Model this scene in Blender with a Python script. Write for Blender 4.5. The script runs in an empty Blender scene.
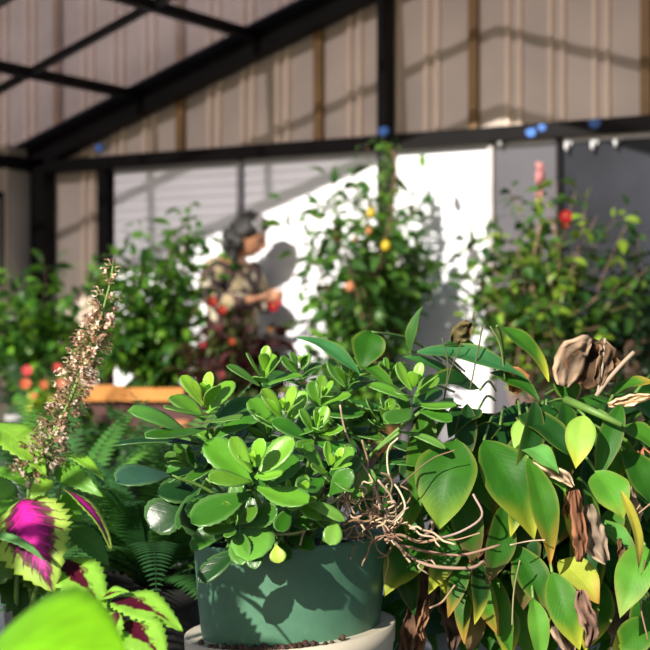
import bpy, bmesh, math, random
from mathutils import Vector, Matrix, noise
PI = math.pi
V = Vector
col = bpy.context.scene.collection
R = random.Random(7)

# ------------------------------------------------------------------ camera frame helpers
TH = math.atan(0.609); CT, ST = math.cos(TH), math.sin(TH)
EYE = V((0, 0, 0.9)); F = 1500.0
RIGHT = V((CT, ST, 0)); FWD = V((-ST, CT, 0)); UP = V((0, 0, 1))
def at(px, py, D):
    "world point seen at pixel px,py at distance D"
    return EYE + RIGHT * ((px - 325) / F * D) + FWD * D + UP * ((325 - py) / F * D)
def vec(r, u, t):
    "direction: right, up, towards the viewer"
    return (RIGHT * r + UP * u - FWD * t)
WALL_Y = 9.025

# ------------------------------------------------------------------ mesh builder
class MB:
    def __init__(s): s.v = []; s.f = []; s.c = []; s.uv = []; s.m = []
    def vert(s, p, c=(1, 1, 1), uv=(0, 0)):
        s.v.append(V(p)); s.c.append(c); s.uv.append(uv); return len(s.v) - 1
    def face(s, *i, m=0): s.f.append(i); s.m.append(m)
    def box(s, a, b, c=(1, 1, 1), m=0):
        x0, y0, z0 = a; x1, y1, z1 = b
        i = [s.vert(p, c) for p in ((x0,y0,z0),(x1,y0,z0),(x1,y1,z0),(x0,y1,z0),(x0,y0,z1),(x1,y0,z1),(x1,y1,z1),(x0,y1,z1))]
        for q in ((0,3,2,1),(4,5,6,7),(0,1,5,4),(1,2,6,5),(2,3,7,6),(3,0,4,7)): s.face(*[i[k] for k in q], m=m)
    def prism(s, pts, d, c=(1, 1, 1)):
        n = len(pts); d = V(d)
        a = [s.vert(p, c) for p in pts]; b = [s.vert(V(p) + d, c) for p in pts]
        s.face(*a[::-1]); s.face(*b)
        for k in range(n): s.face(a[k], a[(k+1) % n], b[(k+1) % n], b[k])
    def bar(s, p, q, w, h, up=UP, c=(1, 1, 1)):
        p = V(p); q = V(q); a = (q - p).normalized(); sd = a.cross(up).normalized(); u = sd.cross(a)
        s.prism([p + sd*w/2*i + u*h/2*j for i, j in ((-1,-1),(1,-1),(1,1),(-1,1))], q - p, c)
    def tube(s, pts, r, n=6, c=(1, 1, 1), cap=True):
        pts = [V(p) for p in pts]; N = len(pts)
        if not hasattr(r, '__len__'): r = [r] * N
        rings = []; prev = None
        for k, p in enumerate(pts):
            t = (pts[min(k+1, N-1)] - pts[max(k-1, 0)])
            t = t.normalized() if t.length > 1e-9 else UP
            if prev is None: prev = t.orthogonal().normalized()
            e = (prev - t * prev.dot(t))
            e = e.normalized() if e.length > 1e-6 else t.orthogonal().normalized()
            prev = e; g = t.cross(e)
            rings.append([s.vert(p + (e*math.cos(2*PI*j/n) + g*math.sin(2*PI*j/n)) * r[k], c, (j/n, k/max(1, N-1))) for j in range(n)])
        for k in range(N-1):
            for j in range(n):
                s.face(rings[k][j], rings[k][(j+1) % n], rings[k+1][(j+1) % n], rings[k+1][j])
        if cap: s.face(*rings[0][::-1]); s.face(*rings[-1])
    def lathe(s, prof, o=(0, 0, 0), n=48, c=(1, 1, 1), wob=0):
        o = V(o); rings = []
        for k, (r, z) in enumerate(prof):
            rings.append([s.vert(o + V((r*math.cos(2*PI*j/n)*(1+wob*math.sin(4*PI*j/n)), r*math.sin(2*PI*j/n), z)), c, (j/n, k/len(prof))) for j in range(n)])
        for k in range(len(prof)-1):
            for j in range(n):
                s.face(rings[k][j], rings[k][(j+1) % n], rings[k+1][(j+1) % n], rings[k+1][j])
        s.face(*rings[0][::-1]); s.face(*rings[-1])
    def blob(s, o, r, c=(1, 1, 1), n=6, sc=(1, 1, 1)):
        o = V(o); rows = []
        top = s.vert(o + V((0, 0, r*sc[2])), c); bot = s.vert(o - V((0, 0, r*sc[2])), c)
        for i in range(1, n//2 + 1):
            a = PI * i / (n//2 + 1)
            rows.append([s.vert(o + V((math.sin(a)*math.cos(2*PI*j/n)*r*sc[0], math.sin(a)*math.sin(2*PI*j/n)*r*sc[1], math.cos(a)*r*sc[2])), c) for j in range(n)])
        for j in range(n):
            s.face(top, rows[0][j], rows[0][(j+1) % n]); s.face(bot, rows[-1][(j+1) % n], rows[-1][j])
            for i in range(len(rows)-1): s.face(rows[i][j], rows[i+1][j], rows[i+1][(j+1) % n], rows[i][(j+1) % n])
    def leaf(s, base, tip, nrm, w, c, c2=None, ct=.7, shape='ov', bend=.08, fold=.12, wav=0, ns=6, nc=2, tooth=0, tf=9, curl=0, edge=None):
        base = V(base); tip = V(tip); ax = tip - base; L = ax.length
        if L < 1e-5: return
        a = ax / L; n = V(nrm); n = n - a * n.dot(a)
        n = n.normalized() if n.length > 1e-4 else a.orthogonal().normalized()
        sd = a.cross(n); prev = None; ph = R.random() * 6
        for i in range(ns + 1):
            t = i / ns; ww = SHAPES[shape](t) * w / 2
            p = base + a * (L * t) + n * (bend * L * 4 * t * (1 - t)) - n * (curl * L * t ** 3)
            row = []
            for j in range(-nc, nc + 1):
                u = j / nc; wj = ww
                if abs(j) == nc and tooth: wj = ww * (1 + tooth * (1 if i % 2 else -1))
                q = p + sd * (wj * u) + n * (fold * ww * abs(u) + wav * w * math.sin(t * 11 + ph + (2 if u > 0 else 0)) * abs(u))
                cc = c
                if c2:
                    k = (t - ct) / max(.01, 1 - ct) + (abs(u) - .5) * .5
                    k = max(0, min(1, k)); cc = tuple(c[h] * (1-k) + c2[h] * k for h in range(3))
                if edge and abs(j) == nc: cc = tuple(cc[h]*.45 + edge[h]*.55 for h in range(3))
                row.append(s.vert(q, cc, (u * .5 + .5, t)))
            if prev:
                for j in range(2 * nc): s.face(prev[j], prev[j+1], row[j+1], row[j])
            prev = row
    def build(s, name, mat, parent=None, smooth=True, solid=0, origin=None, kind=None):
        o0 = V(origin) if origin else V(root_loc(parent))
        me = bpy.data.meshes.new(name)
        me.from_pydata([p - o0 for p in s.v], [], s.f)
        if isinstance(mat, (list, tuple)):
            for m in mat: me.materials.append(m)
            me.polygons.foreach_set('material_index', s.m)
        else: me.materials.append(mat)
        ca = me.color_attributes.new('Col', 'FLOAT_COLOR', 'POINT')
        ca.data.foreach_set('color', [x for c in s.c for x in (c[0], c[1], c[2], 1)])
        uv = me.uv_layers.new(name='UVMap'); li = [0] * len(me.loops); me.loops.foreach_get('vertex_index', li)
        uv.data.foreach_set('uv', [x for k in li for x in s.uv[k]])
        if smooth: me.polygons.foreach_set('use_smooth', [True] * len(me.polygons))
        ob = bpy.data.objects.new(name, me); col.objects.link(ob)
        if parent:
            ob.parent = parent
        else: ob.location = o0
        if solid:
            md = ob.modifiers.new('thick', 'SOLIDIFY'); md.thickness = solid; md.offset = 0
        if kind: ob['kind'] = kind
        return ob
def smooth(pts, k=5):
    pts = [V(p) for p in pts]
    if len(pts) < 3: return pts
    P = [pts[0]*2 - pts[1]] + pts + [pts[-1]*2 - pts[-2]]; out = []
    for i in range(1, len(P) - 2):
        a, b, c, d = P[i-1], P[i], P[i+1], P[i+2]
        for j in range(k):
            t = j / k; out.append(.5 * ((2*b) + (c-a)*t + (2*a - 5*b + 4*c - d)*t*t + (3*b - a - 3*c + d)*t**3))
    return out + [pts[-1]]
def root_loc(o):
    p = V((0, 0, 0))
    while o: p = p + V(o.location); o = o.parent
    return p
def _ov(t): return max(0, math.sin(PI * t ** .8)) ** .85 * (1 - .12 * t) + .02 * (1 - t)
def _ell(t): return max(0, math.sin(PI * t ** .86)) ** .85 * (1 - .2 * max(0, t - .75) * 4) + .03 * (1 - t)
def _lan(t): return max(0, math.sin(PI * t ** .72)) ** 1.0 + .03 * (1 - t)
def _obo(t):
    if t > .64: return math.sqrt(max(0, 1 - ((t - .64) / .36) ** 2))
    return .16 + .84 * math.sin(PI / 2 * t / .64) ** 1.5
def _heart(t): return (min(1, t * 7) ** .5) * max(0, (1 - t)) ** .62 * (1 + .5 * math.sin(PI * t))
def _strip(t): return (1 - t) ** .5 * min(1, .4 + t * 6)
SHAPES = dict(ov=_ov, lan=_lan, ell=_ell, obo=_obo, heart=_heart, strip=_strip)

def tag(o, label=None, cat=None, group=None, kind=None):
    if label: o['label'] = label
    if cat: o['category'] = cat
    if group: o['group'] = group
    if kind: o['kind'] = kind
    return o
def thing(name, label, cat, loc, group=None):
    o = bpy.data.objects.new(name, None); col.objects.link(o); o.empty_display_size = .05
    o.location = V(loc); return tag(o, label, cat, group)
def jit(c, a=.2, rnd=R):
    k = 1 + rnd.uniform(-a, a)
    return tuple(max(0, x * k * (1 + rnd.uniform(-a * .35, a * .35))) for x in c)

# ------------------------------------------------------------------ materials
def mat(name):
    m = bpy.data.materials.new(name); m.use_nodes = True
    nt = m.node_tree; b = nt.nodes['Principled BSDF']; return m, nt, b
def nd(nt, t, **kw):
    n = nt.nodes.new(t)
    for k, v in kw.items():
        if hasattr(n, k): setattr(n, k, v)
        else: n.inputs[k].default_value = v
    return n
def rgba(c): return (c[0], c[1], c[2], 1)
def plain(name, c, rough=.6, metal=0, var=.15, scale=6, bump=0, c2=None, spec=.5):
    m, nt, b = mat(name)
    tc = nd(nt, 'ShaderNodeTexCoord'); n = nd(nt, 'ShaderNodeTexNoise', Scale=scale, Detail=5.0)
    nt.links.new(tc.outputs['Object'], n.inputs['Vector'])
    r = nd(nt, 'ShaderNodeValToRGB')
    r.color_ramp.elements[0].position = .3; r.color_ramp.elements[1].position = .7
    r.color_ramp.elements[0].color = rgba([x * (1 - var) for x in (c2 or c)])
    r.color_ramp.elements[1].color = rgba([min(1, x * (1 + var)) for x in c])
    nt.links.new(n.outputs['Fac'], r.inputs['Fac']); nt.links.new(r.outputs['Color'], b.inputs['Base Color'])
    b.inputs['Roughness'].default_value = rough; b.inputs['Metallic'].default_value = metal
    b.inputs['Specular IOR Level'].default_value = spec
    if bump:
        n2 = nd(nt, 'ShaderNodeTexNoise', Scale=scale * 8, Detail=4.0); nt.links.new(tc.outputs['Object'], n2.inputs['Vector'])
        bp = nd(nt, 'ShaderNodeBump', Strength=bump, Distance=.01)
        nt.links.new(n2.outputs['Fac'], bp.inputs['Height']); nt.links.new(bp.outputs['Normal'], b.inputs['Normal'])
    return m
def leafmat(name, rough=.4, trans=.3, vein=.25, vf=9, sheen=.5, coat=0, mode=None, veincol=(1.6, 1.5, 1.1), tint=(1.9, 1.7, .8)):
    m, nt, b = mat(name); L = nt.links.new
    at_ = nd(nt, 'ShaderNodeAttribute', attribute_name='Col')
    uv = nd(nt, 'ShaderNodeUVMap'); sp = nd(nt, 'ShaderNodeSeparateXYZ'); L(uv.outputs[0], sp.inputs[0])
    def M(op, a, b_=None, c_=None):
        n = nd(nt, 'ShaderNodeMath', operation=op)
        for k, x in enumerate((a, b_, c_)):
            if x is None: continue
            if isinstance(x, (int, float)): n.inputs[k].default_value = x
            else: L(x, n.inputs[k])
        return n.outputs[0]
    au = M('ABSOLUTE', M('SUBTRACT', M('MULTIPLY', sp.outputs[0], 2), 1))
    mid = M('LESS_THAN', au, .05)
    ph = M('SUBTRACT', M('MULTIPLY', sp.outputs[1], vf), M('MULTIPLY', au, vf * .32))
    fr = M('ABSOLUTE', M('SUBTRACT', M('FRACT', ph), .5))
    lat = M('MULTIPLY', M('SUBTRACT', .12, fr), 8); lat = M('MAXIMUM', M('MINIMUM', lat, 1), 0)
    v = M('MULTIPLY', M('MAXIMUM', mid, lat), vein)
    colr = at_.outputs['Color']
    if mode == 'coleus':    # magenta heart, dark wine band, lime margin
        nz = nd(nt, 'ShaderNodeTexNoise', Scale=14.0, Detail=3.0); L(uv.outputs[0], nz.inputs['Vector'])
        vv = sp.outputs[1]
        # distance that grows to the margin and the tip
        dd = M('ADD', au, M('MULTIPLY', M('POWER', M('MAXIMUM', M('SUBTRACT', vv, .35), 0), 2), 1.3))
        dd = M('ADD', dd, M('MULTIPLY', M('SUBTRACT', nz.outputs['Fac'], .5), .5))
        dd = M('SUBTRACT', dd, M('MULTIPLY', lat, .32))
        rp = nd(nt, 'ShaderNodeValToRGB'); cr = rp.color_ramp
        cr.elements[0].position = .0; cr.elements[0].color = (.72, .02, .42, 1)
        cr.elements[1].position = .25; cr.elements[1].color = (.5, .015, .26, 1)
        e = cr.elements.new(.42); e.color = (.13, .01, .06, 1)
        e = cr.elements.new(.58); e.color = (.12, .05, .03, 1)
        e = cr.elements.new(.7); e.color = (.38, .55, .09, 1)
        L(dd, rp.inputs[0]); colr = rp.outputs[0]
    if mode == 'wine':
        nz = nd(nt, 'ShaderNodeTexNoise', Scale=9.0, Detail=3.0); L(uv.outputs[0], nz.inputs['Vector'])
        dd = M('ADD', M('ADD', au, M('MULTIPLY', sp.outputs[1], .75)), M('MULTIPLY', M('SUBTRACT', nz.outputs['Fac'], .5), .7))
        rp = nd(nt, 'ShaderNodeValToRGB'); cr = rp.color_ramp
        cr.elements[0].position = .55; cr.elements[0].color = (.09, .005, .02, 1)
        cr.elements[1].position = .68; cr.elements[1].color = (.28, .55, .06, 1)
        L(dd, rp.inputs[0]); colr = rp.outputs[0]
    tc = nd(nt, 'ShaderNodeTexCoord'); nz2 = nd(nt, 'ShaderNodeTexNoise', Scale=35.0, Detail=3.0); L(tc.outputs['Object'], nz2.inputs['Vector'])
    hv = nd(nt, 'ShaderNodeHueSaturation'); L(colr, hv.inputs['Color']); L(M('ADD', .72, M('MULTIPLY', nz2.outputs['Fac'], .56)), hv.inputs['Value'])
    vc = nd(nt, 'ShaderNodeVectorMath', operation='MULTIPLY'); L(hv.outputs[0], vc.inputs[0]); vc.inputs[1].default_value = veincol
    mx = nd(nt, 'ShaderNodeMix', data_type='RGBA'); L(v, mx.inputs[0]); L(hv.outputs[0], mx.inputs[6]); L(vc.outputs[0], mx.inputs[7])
    L(mx.outputs[2], b.inputs['Base Color'])
    b.inputs['Roughness'].default_value = rough; b.inputs['Specular IOR Level'].default_value = sheen
    if coat: b.inputs['Coat Weight'].default_value = coat; b.inputs['Coat Roughness'].default_value = .25
    bp = nd(nt, 'ShaderNodeBump', Strength=.35, Distance=.003); L(M('SUBTRACT', nz2.outputs['Fac'], v), bp.inputs['Height']); L(bp.outputs[0], b.inputs['Normal'])
    tr = nd(nt, 'ShaderNodeBsdfTranslucent'); g = nd(nt, 'ShaderNodeVectorMath', operation='MULTIPLY')
    L(mx.outputs[2], g.inputs[0]); g.inputs[1].default_value = tint; L(g.outputs[0], tr.inputs[0])
    ms = nd(nt, 'ShaderNodeMixShader'); ms.inputs[0].default_value = trans
    L(b.outputs[0], ms.inputs[1]); L(tr.outputs[0], ms.inputs[2]); L(ms.outputs[0], nt.nodes['Material Output'].inputs[0])
    return m
def attmat(name, rough=.7, trans=0.0, spec=.3):
    return leafmat(name, rough=rough, trans=trans, vein=0, sheen=spec, tint=(1, .95, .9))

MT = dict(
    black=plain('black_painted_steel', (.007, .006, .007), .5, 0, .3, 5, spec=.12),
    soffit=plain('dark_blue_flashing', (.035, .035, .05), .35, .3, .3, 3),
    greyframe=plain('grey_aluminium', (.30, .30, .33), .4, .5, .15, 4),
    paleframe=plain('pale_aluminium', (.55, .52, .52), .45, .2, .15, 4),
    siding=plain('tan_metal_siding', (.50, .425, .37), .6, 0, .10, 1.6, c2=(.44, .38, .34)),
    rib=plain('pale_rib', (.72, .58, .47), .5, 0, .06, 2),
    batten=plain('brown_batten', (.22, .125, .045), .6, 0, .25, 3),
    white=plain('white_clapboard', (.86, .87, .93), .45, 0, .03, 2),
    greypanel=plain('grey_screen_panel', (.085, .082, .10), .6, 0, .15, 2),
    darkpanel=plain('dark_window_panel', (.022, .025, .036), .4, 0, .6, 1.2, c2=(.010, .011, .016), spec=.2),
    floor=plain('grey_concrete', (.12, .13, .15), .85, 0, .25, 2.5, .4),
    blue=plain('blue_tape', (.05, .18, .6), .5, 0, .2, 8),
    soil=plain('soil', (.035, .022, .014), .95, 0, .6, 60, 1.0, c2=(.02, .012, .008)),
    cream=plain('cream_plastic', (.55, .50, .40), .5, 0, .08, 5, c2=(.5, .42, .32)),
    tan=plain('tan_inner_wall', (.42, .22, .09), .7, 0, .2, 8),
    terracotta=plain('terracotta', (.50, .20, .09), .8, 0, .15, 8, .2),
    orangewood=plain('orange_timber', (.62, .25, .05), .6, 0, .2, 5, .2),
    darkwood=plain('dark_timber', (.09, .035, .03), .7, 0, .3, 5, .2),
    greypot=plain('grey_blue_plastic', (.16, .20, .23), .6, 0, .15, 6),
    blackpot=plain('black_plastic_pot', (.02, .02, .02), .5, 0, .2, 6),
    whitepot=plain('white_pot', (.33, .33, .33), .5, 0, .1, 6),
    bark=plain('brown_bark', (.14, .09, .055), .9, 0, .4, 25, .5),
    pinkbark=plain('pinkish_bark', (.34, .20, .14), .9, 0, .3, 25, .3),
    greenstem=plain('green_stem', (.14, .27, .05), .5, 0, .25, 20),
    root=attmat('dried_root', .8, .1),
    leaf=leafmat('garden_leaf', .38, .32, .2, 7),
    bgleaf=leafmat('shrub_leaf', .42, .3, 0),
    succ=leafmat('fleshy_leaf', .33, .22, .12, 5, .5, .08, veincol=(1.3, 1.2, 1.0)),
    broad=leafmat('broad_leaf', .48, .22, .16, 13, .22, veincol=(1.7, 1.45, 1.1)),
    fern=leafmat('fern_leaf', .5, .25, 0),
    dry=attmat('dried_leaf', .8, .15),
    coleus=leafmat('magenta_centred_leaf', .5, .3, .0, 9, .3, mode='coleus'),
    wine=leafmat('wine_centred_leaf', .5, .3, .12, 8, .3, mode='wine'),
    bright=leafmat('translucent_leaf', .35, .5, .3, 7, .5),  # lime leaves, more translucent than the other leaf materials
    petal=attmat('petal', .6, .35),
    bloom=attmat('dried_bloom', .7, .25),
    skin=plain('skin', (.42, .20, .11), .5, 0, .1, 12),
    hair=None, cloth=None,
    trouser=plain('dark_trousers', (.03, .03, .04), .9, 0, .2, 12),
    shoe=plain('black_shoe', (.015, .015, .015), .5),
    cup=plain('white_cup', (.8, .78, .76), .4, 0, .02),
    eye=plain('dark_eye', (.02, .012, .01), .2), lip=plain('lips', (.35, .07, .06), .4),
    fruit=plain('yellow_fruit', (.60, .42, .02), .45, 0, .1, 10),
    hook=plain('white_hook', (.8, .82, .85), .4, 0, .02),
)
def potmat():
    m, nt, b = mat('weathered_green_plastic'); L = nt.links.new
    tc = nd(nt, 'ShaderNodeTexCoord')
    n = nd(nt, 'ShaderNodeTexNoise', Scale=9.0, Detail=6.0, Roughness=.6); L(tc.outputs['Object'], n.inputs[0])
    r = nd(nt, 'ShaderNodeValToRGB'); e = r.color_ramp.elements
    e[0].position = .28; e[0].color = (.045, .13, .075, 1); e[1].position = .72; e[1].color = (.095, .225, .14, 1)
    L(n.outputs[0], r.inputs[0])
    n2 = nd(nt, 'ShaderNodeTexNoise', Scale=70.0, Detail=3.0); L(tc.outputs['Object'], n2.inputs[0])
    r2 = nd(nt, 'ShaderNodeValToRGB'); r2.color_ramp.elements[0].position = .68; r2.color_ramp.elements[1].position = .76
    L(n2.outputs[0], r2.inputs[0])
    mx = nd(nt, 'ShaderNodeMix', data_type='RGBA'); L(r2.outputs[0], mx.inputs[0]); L(r.outputs[0], mx.inputs[6]); mx.inputs[7].default_value = (.16, .24, .17, 1)
    L(mx.outputs[2], b.inputs['Base Color']); b.inputs['Roughness'].default_value = .42
    bp = nd(nt, 'ShaderNodeBump', Strength=.25, Distance=.004); L(n.outputs[0], bp.inputs['Height']); L(bp.outputs[0], b.inputs['Normal'])
    return m
MT['greenpot'] = potmat()
def roofmat():
    m, nt, b = mat('smoky_roof_sheet'); L = nt.links.new
    tc = nd(nt, 'ShaderNodeTexCoord'); n = nd(nt, 'ShaderNodeTexNoise', Scale=1.3, Detail=5.0); L(tc.outputs['Object'], n.inputs[0])
    r = nd(nt, 'ShaderNodeValToRGB'); e = r.color_ramp.elements
    e[0].position = .3; e[0].color = (.10, .08, .085, 1); e[1].position = .7; e[1].color = (.22, .18, .19, 1)
    L(n.outputs[0], r.inputs[0])
    t = nd(nt, 'ShaderNodeBsdfTranslucent'); L(r.outputs[0], t.inputs[0])
    tp = nd(nt, 'ShaderNodeBsdfTransparent'); tp.inputs[0].default_value = (.76, .74, .78, 1)
    m1 = nd(nt, 'ShaderNodeMixShader'); m1.inputs[0].default_value = .60; L(t.outputs[0], m1.inputs[1]); L(tp.outputs[0], m1.inputs[2])
    L(r.outputs[0], b.inputs['Base Color']); b.inputs['Roughness'].default_value = .35
    m2 = nd(nt, 'ShaderNodeMixShader'); m2.inputs[0].default_value = .14; L(m1.outputs[0], m2.inputs[1]); L(b.outputs[0], m2.inputs[2])
    L(m2.outputs[0], nt.nodes['Material Output'].inputs[0]); return m
MT['roof'] = roofmat()
def clothmat():
    m, nt, b = mat('patterned_shawl'); L = nt.links.new
    tc = nd(nt, 'ShaderNodeTexCoord'); mp = nd(nt, 'ShaderNodeMapping'); L(tc.outputs['Object'], mp.inputs[0])
    mp.inputs['Rotation'].default_value = (.3, .6, .4); mp.inputs['Scale'].default_value = (1, 1, 1)
    v = nd(nt, 'ShaderNodeTexVoronoi', Scale=17.0); L(mp.outputs[0], v.inputs[0])
    s = nd(nt, 'ShaderNodeSeparateColor'); L(v.outputs['Color'], s.inputs[0])
    r = nd(nt, 'ShaderNodeValToRGB'); r.color_ramp.interpolation = 'CONSTANT'; e = r.color_ramp.elements
    e[0].position = 0; e[0].color = (.035, .022, .022, 1); e[1].position = .55; e[1].color = (.42, .33, .20, 1)
    x = e.new(.72); x.color = (.09, .05, .04, 1); x = e.new(.88); x.color = (.45, .40, .30, 1)
    L(s.outputs[0], r.inputs[0]); L(r.outputs[0], b.inputs['Base Color']); b.inputs['Roughness'].default_value = .9
    return m
MT['cloth'] = clothmat()
MT['hair'] = plain('black_grey_hair', (.008, .007, .008), .5, 0, .5, 14, .5)
MT['greyhair'] = plain('grey_hair', (.20, .19, .20), .5, 0, .4, 30, .5)

# ------------------------------------------------------------------ the setting
def struct(o): o['kind'] = 'structure'; return o
def P0(x): return 4.798 + .3254 * x       # underside of the roof truss
WX0, WX1 = -8.15, 1.0
RIDGE = -4.2
fl = MB(); fl.box((-12, -2.5, -.06), (6, WALL_Y + .15, 0)); struct(fl.build('floor', MT['floor'], smooth=False))

def ribbed(axis, a0, a1, z0, z1, base, sgn, skip=()):
    "ribbed sheet running along axis between a0 and a1, ribs standing out from plane base"
    m = MB(); d = .03
    xs = []; x = a0; k = 0
    sp = 1.2 / 4
    ribs = []
    n0 = int((a0 + 6.74) / sp) - 2
    for i in range(n0, n0 + int((a1 - a0) / sp) + 5):
        cx = -6.74 + i * sp
        if i % 4 == 0: continue
        for off in (-.045, .04): ribs.append(cx + off)
    prof = [(a0, 0, 0)]
    for r in sorted(ribs):
        if a0 + .04 < r < a1 - .04:
            prof += [(r - .021, 0, 0), (r - .013, d, 1), (r + .013, d, 1), (r + .021, 0, 1)]
    prof.append((a1, 0, 0))
    for i in range(len(prof) - 1):
        (p, q, _), (p2, q2, _) = prof[i], prof[i+1]
        rib = not (q == 0 and q2 == 0)
        pts = []
        for (xx, dd) in ((p, q), (p2, q2)):
            for z in (z0, z1):
                if axis == 'x': pts.append((xx, base + sgn * dd, z))
                else: pts.append((base + sgn * dd, xx, z))
        i4 = [m.vert(t) for t in pts]
        m.face(i4[0], i4[2], i4[3], i4[1], m=1 if rib else 0)
    # solid backing
    if axis == 'x': m.box((a0, base - sgn * .08, z0), (a1, base - sgn * .002, z1))
    else: m.box((base - sgn * .08, a0, z0), (base - sgn * .002, a1, z1))
    return m
w = ribbed('x', -10.6, WX1, 0, 4.3, WALL_Y, -1); struct(w.build('wall_back', [MT['siding'], MT['rib']], smooth=False))
w = ribbed('y', 6.2, WALL_Y - .001, 0, 2.3, WX0, 1); struct(w.build('wall_left', [MT['siding'], MT['rib']], smooth=False))
# brown battens
for i, x in enumerate((-7.94, -6.74, -5.53, -4.326, -3.143, -1.94, -.74)):
    m = MB(); m.box((x - .032, WALL_Y - .05, 2.2), (x + .032, WALL_Y, 4.28)); struct(m.build('trim_%d' % (i + 1), MT['batten'], smooth=False))
# timber sill wall under panels
m = MB(); m.box((-7.45, WALL_Y - .06, 0), (WX1, WALL_Y - .035, .25)); struct(m.build('baseboard_back', MT['greyframe'], smooth=False))

def xw(px):   # wall x under a pixel column
    q = (px - 325) / F
    return (WALL_Y - .10) * (q * CT - ST) / (q * ST + CT)
def clap(m, x0, x1, z0, z1, step=.075):
    z = z0
    while z < z1 - .001:
        zt = min(z + step, z1)
        pts = [(x0, WALL_Y - .075, z), (x0, WALL_Y - .06, zt), (x0, WALL_Y - .045, zt), (x0, WALL_Y - .045, z)]
        m.prism(pts, (x1 - x0, 0, 0)); z = zt
ZB = 2.142
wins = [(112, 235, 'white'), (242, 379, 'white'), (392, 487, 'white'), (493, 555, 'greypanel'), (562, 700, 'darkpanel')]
for i, (a, b, mm) in enumerate(wins):
    x0, x1 = xw(a), xw(b); m = MB()
    if mm == 'white': clap(m, x0, x1, .27, ZB - .05 - .03)
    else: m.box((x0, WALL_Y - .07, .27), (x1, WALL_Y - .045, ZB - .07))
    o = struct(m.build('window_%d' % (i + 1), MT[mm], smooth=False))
    h = MB(); h.box((x0, WALL_Y - .085, ZB - .085), (x1, WALL_Y - .04, ZB - .05)); h.build('window_frame', MT['greyframe'], o, smooth=False, origin=root_loc(o))
def post(px, wpx, y0, y1, z1, mm, z0=0):
    x = xw(px); hw = wpx / 2 / 140.0
    m = MB(); m.box((x - hw, WALL_Y - y1, z0), (x + hw, WALL_Y - y0, z1)); return m.build('post', MT[mm], smooth=False)
tag(post(104, 12, .03, .13, 2.1, 'black'), 'black steel post left of the first white panel', 'post')
tag(post(385.5, 11, .05, .15, 3.25, 'black'), 'tall black steel post crossing the header beam behind the fruit tree', 'post')
tag(post(238.5, 5, .04, .10, 2.08, 'greyframe'), 'slim grey post between the two left white panels behind the person', 'post')
tag(post(490, 5, .04, .10, 2.08, 'paleframe'), 'slim pale post between bright white panel and grey panel', 'post')
tag(post(558.5, 5, .04, .10, 2.08, 'black'), 'slim black post at the left edge of the dark window panel', 'post')
m = MB(); m.box((WX0 + .04, WALL_Y - .16, 0), (WX0 + .18, WALL_Y - .03, 2.2)); tag(m.build('post', MT['black'], smooth=False), 'thick black corner post at the far left where the walls meet', 'post')
m = MB(); m.box((WX0 + .18, WALL_Y - .155, ZB - .05), (WX1, WALL_Y - .03, ZB + .045))
tag(m.build('header_beam', MT['black'], smooth=False), 'long black horizontal header beam above the white panels', 'beam')
# roof frame
def rafter(y0, y1, lo, hi, name, label, mm='black', group=None):
    m = MB(); pts = []
    xs = (WX0, RIDGE)
    m.prism([(WX0, y0, P0(WX0) + lo), (RIDGE, y0, P0(RIDGE) + lo), (RIDGE, y0, P0(RIDGE) + hi), (WX0, y0, P0(WX0) + hi)], (0, y1 - y0, 0))
    m.prism([(RIDGE, y0, P0(RIDGE) + lo), (.6, y0, P0(RIDGE) + lo - .3254 * (.6 - RIDGE)), (.6, y0, P0(RIDGE) + hi - .3254 * (.6 - RIDGE)), (RIDGE, y0, P0(RIDGE) + hi)], (0, y1 - y0, 0))
    return tag(m.build(name, MT[mm], smooth=False), label, 'roof beam')
rafter(WALL_Y - .16, WALL_Y - .06, -.04, .135, 'rafter', 'thick black sloping roof beam running up against the tan siding')
rafter(7.64, 7.69, .075, .125, 'rafter', 'thin black sloping roof bar crossing the purlins out in the roof')
FY = 6.60
rafter(FY, FY + .06, .06, .13, 'rafter', 'black sloping roof bar at the front edge of the canopy')
for x, lb in ((-7.02, 'black roof purlin nearest the eave'), (-5.97, 'upper black roof purlin parallel to the one nearer the eave'), (-4.92, 'black roof purlin highest up under the sheet')):
    m = MB(); z = P0(x) + .1; m.box((x - .035, FY + .07, z - .035), (x + .035, WALL_Y - .17, z + .035)); tag(m.build('purlin', MT['black'], smooth=False), lb, 'purlin')
m = MB(); m.box((WX0 - .04, FY, 2.11), (WX0 + .05, WALL_Y - .17, 2.21)); tag(m.build('eave_beam', MT['black'], smooth=False), 'black eave beam above the left side wall', 'beam')
# roof sheets: corrugated, smoky
def sheet(xa, xb, za, zb):
    m = MB(); n = 120; rows = []
    for i in range(n + 1):
        y = FY - .05 + (WALL_Y - .03 - FY + .05) * i / n; dz = .006 * math.sin(i * 1.6)
        rows.append([m.vert((xa, y, za + dz)), m.vert((xb, y, zb + dz))])
    for i in range(n): m.face(rows[i][0], rows[i][1], rows[i+1][1], rows[i+1][0])
    return m
struct(sheet(WX0 - .15, RIDGE, P0(WX0 - .15) + .165, P0(RIDGE) + .165).build('ceiling', MT['roof'], solid=.006))
struct(sheet(RIDGE, .7, P0(RIDGE) + .165, P0(RIDGE) + .165 - .3254 * (.7 - RIDGE)).build('ceiling', MT['roof'], solid=.006))
# grey flashing strip where sheet meets the wall beam
m = MB(); m.prism([(WX0, WALL_Y - .30, P0(WX0) + .135), (RIDGE, WALL_Y - .30, P0(RIDGE) + .135), (RIDGE, WALL_Y - .30, P0(RIDGE) + .15), (WX0, WALL_Y - .30, P0(WX0) + .15)], (0, .14, 0))
struct(m.build('trim_8', MT['soffit'], smooth=False))
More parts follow.
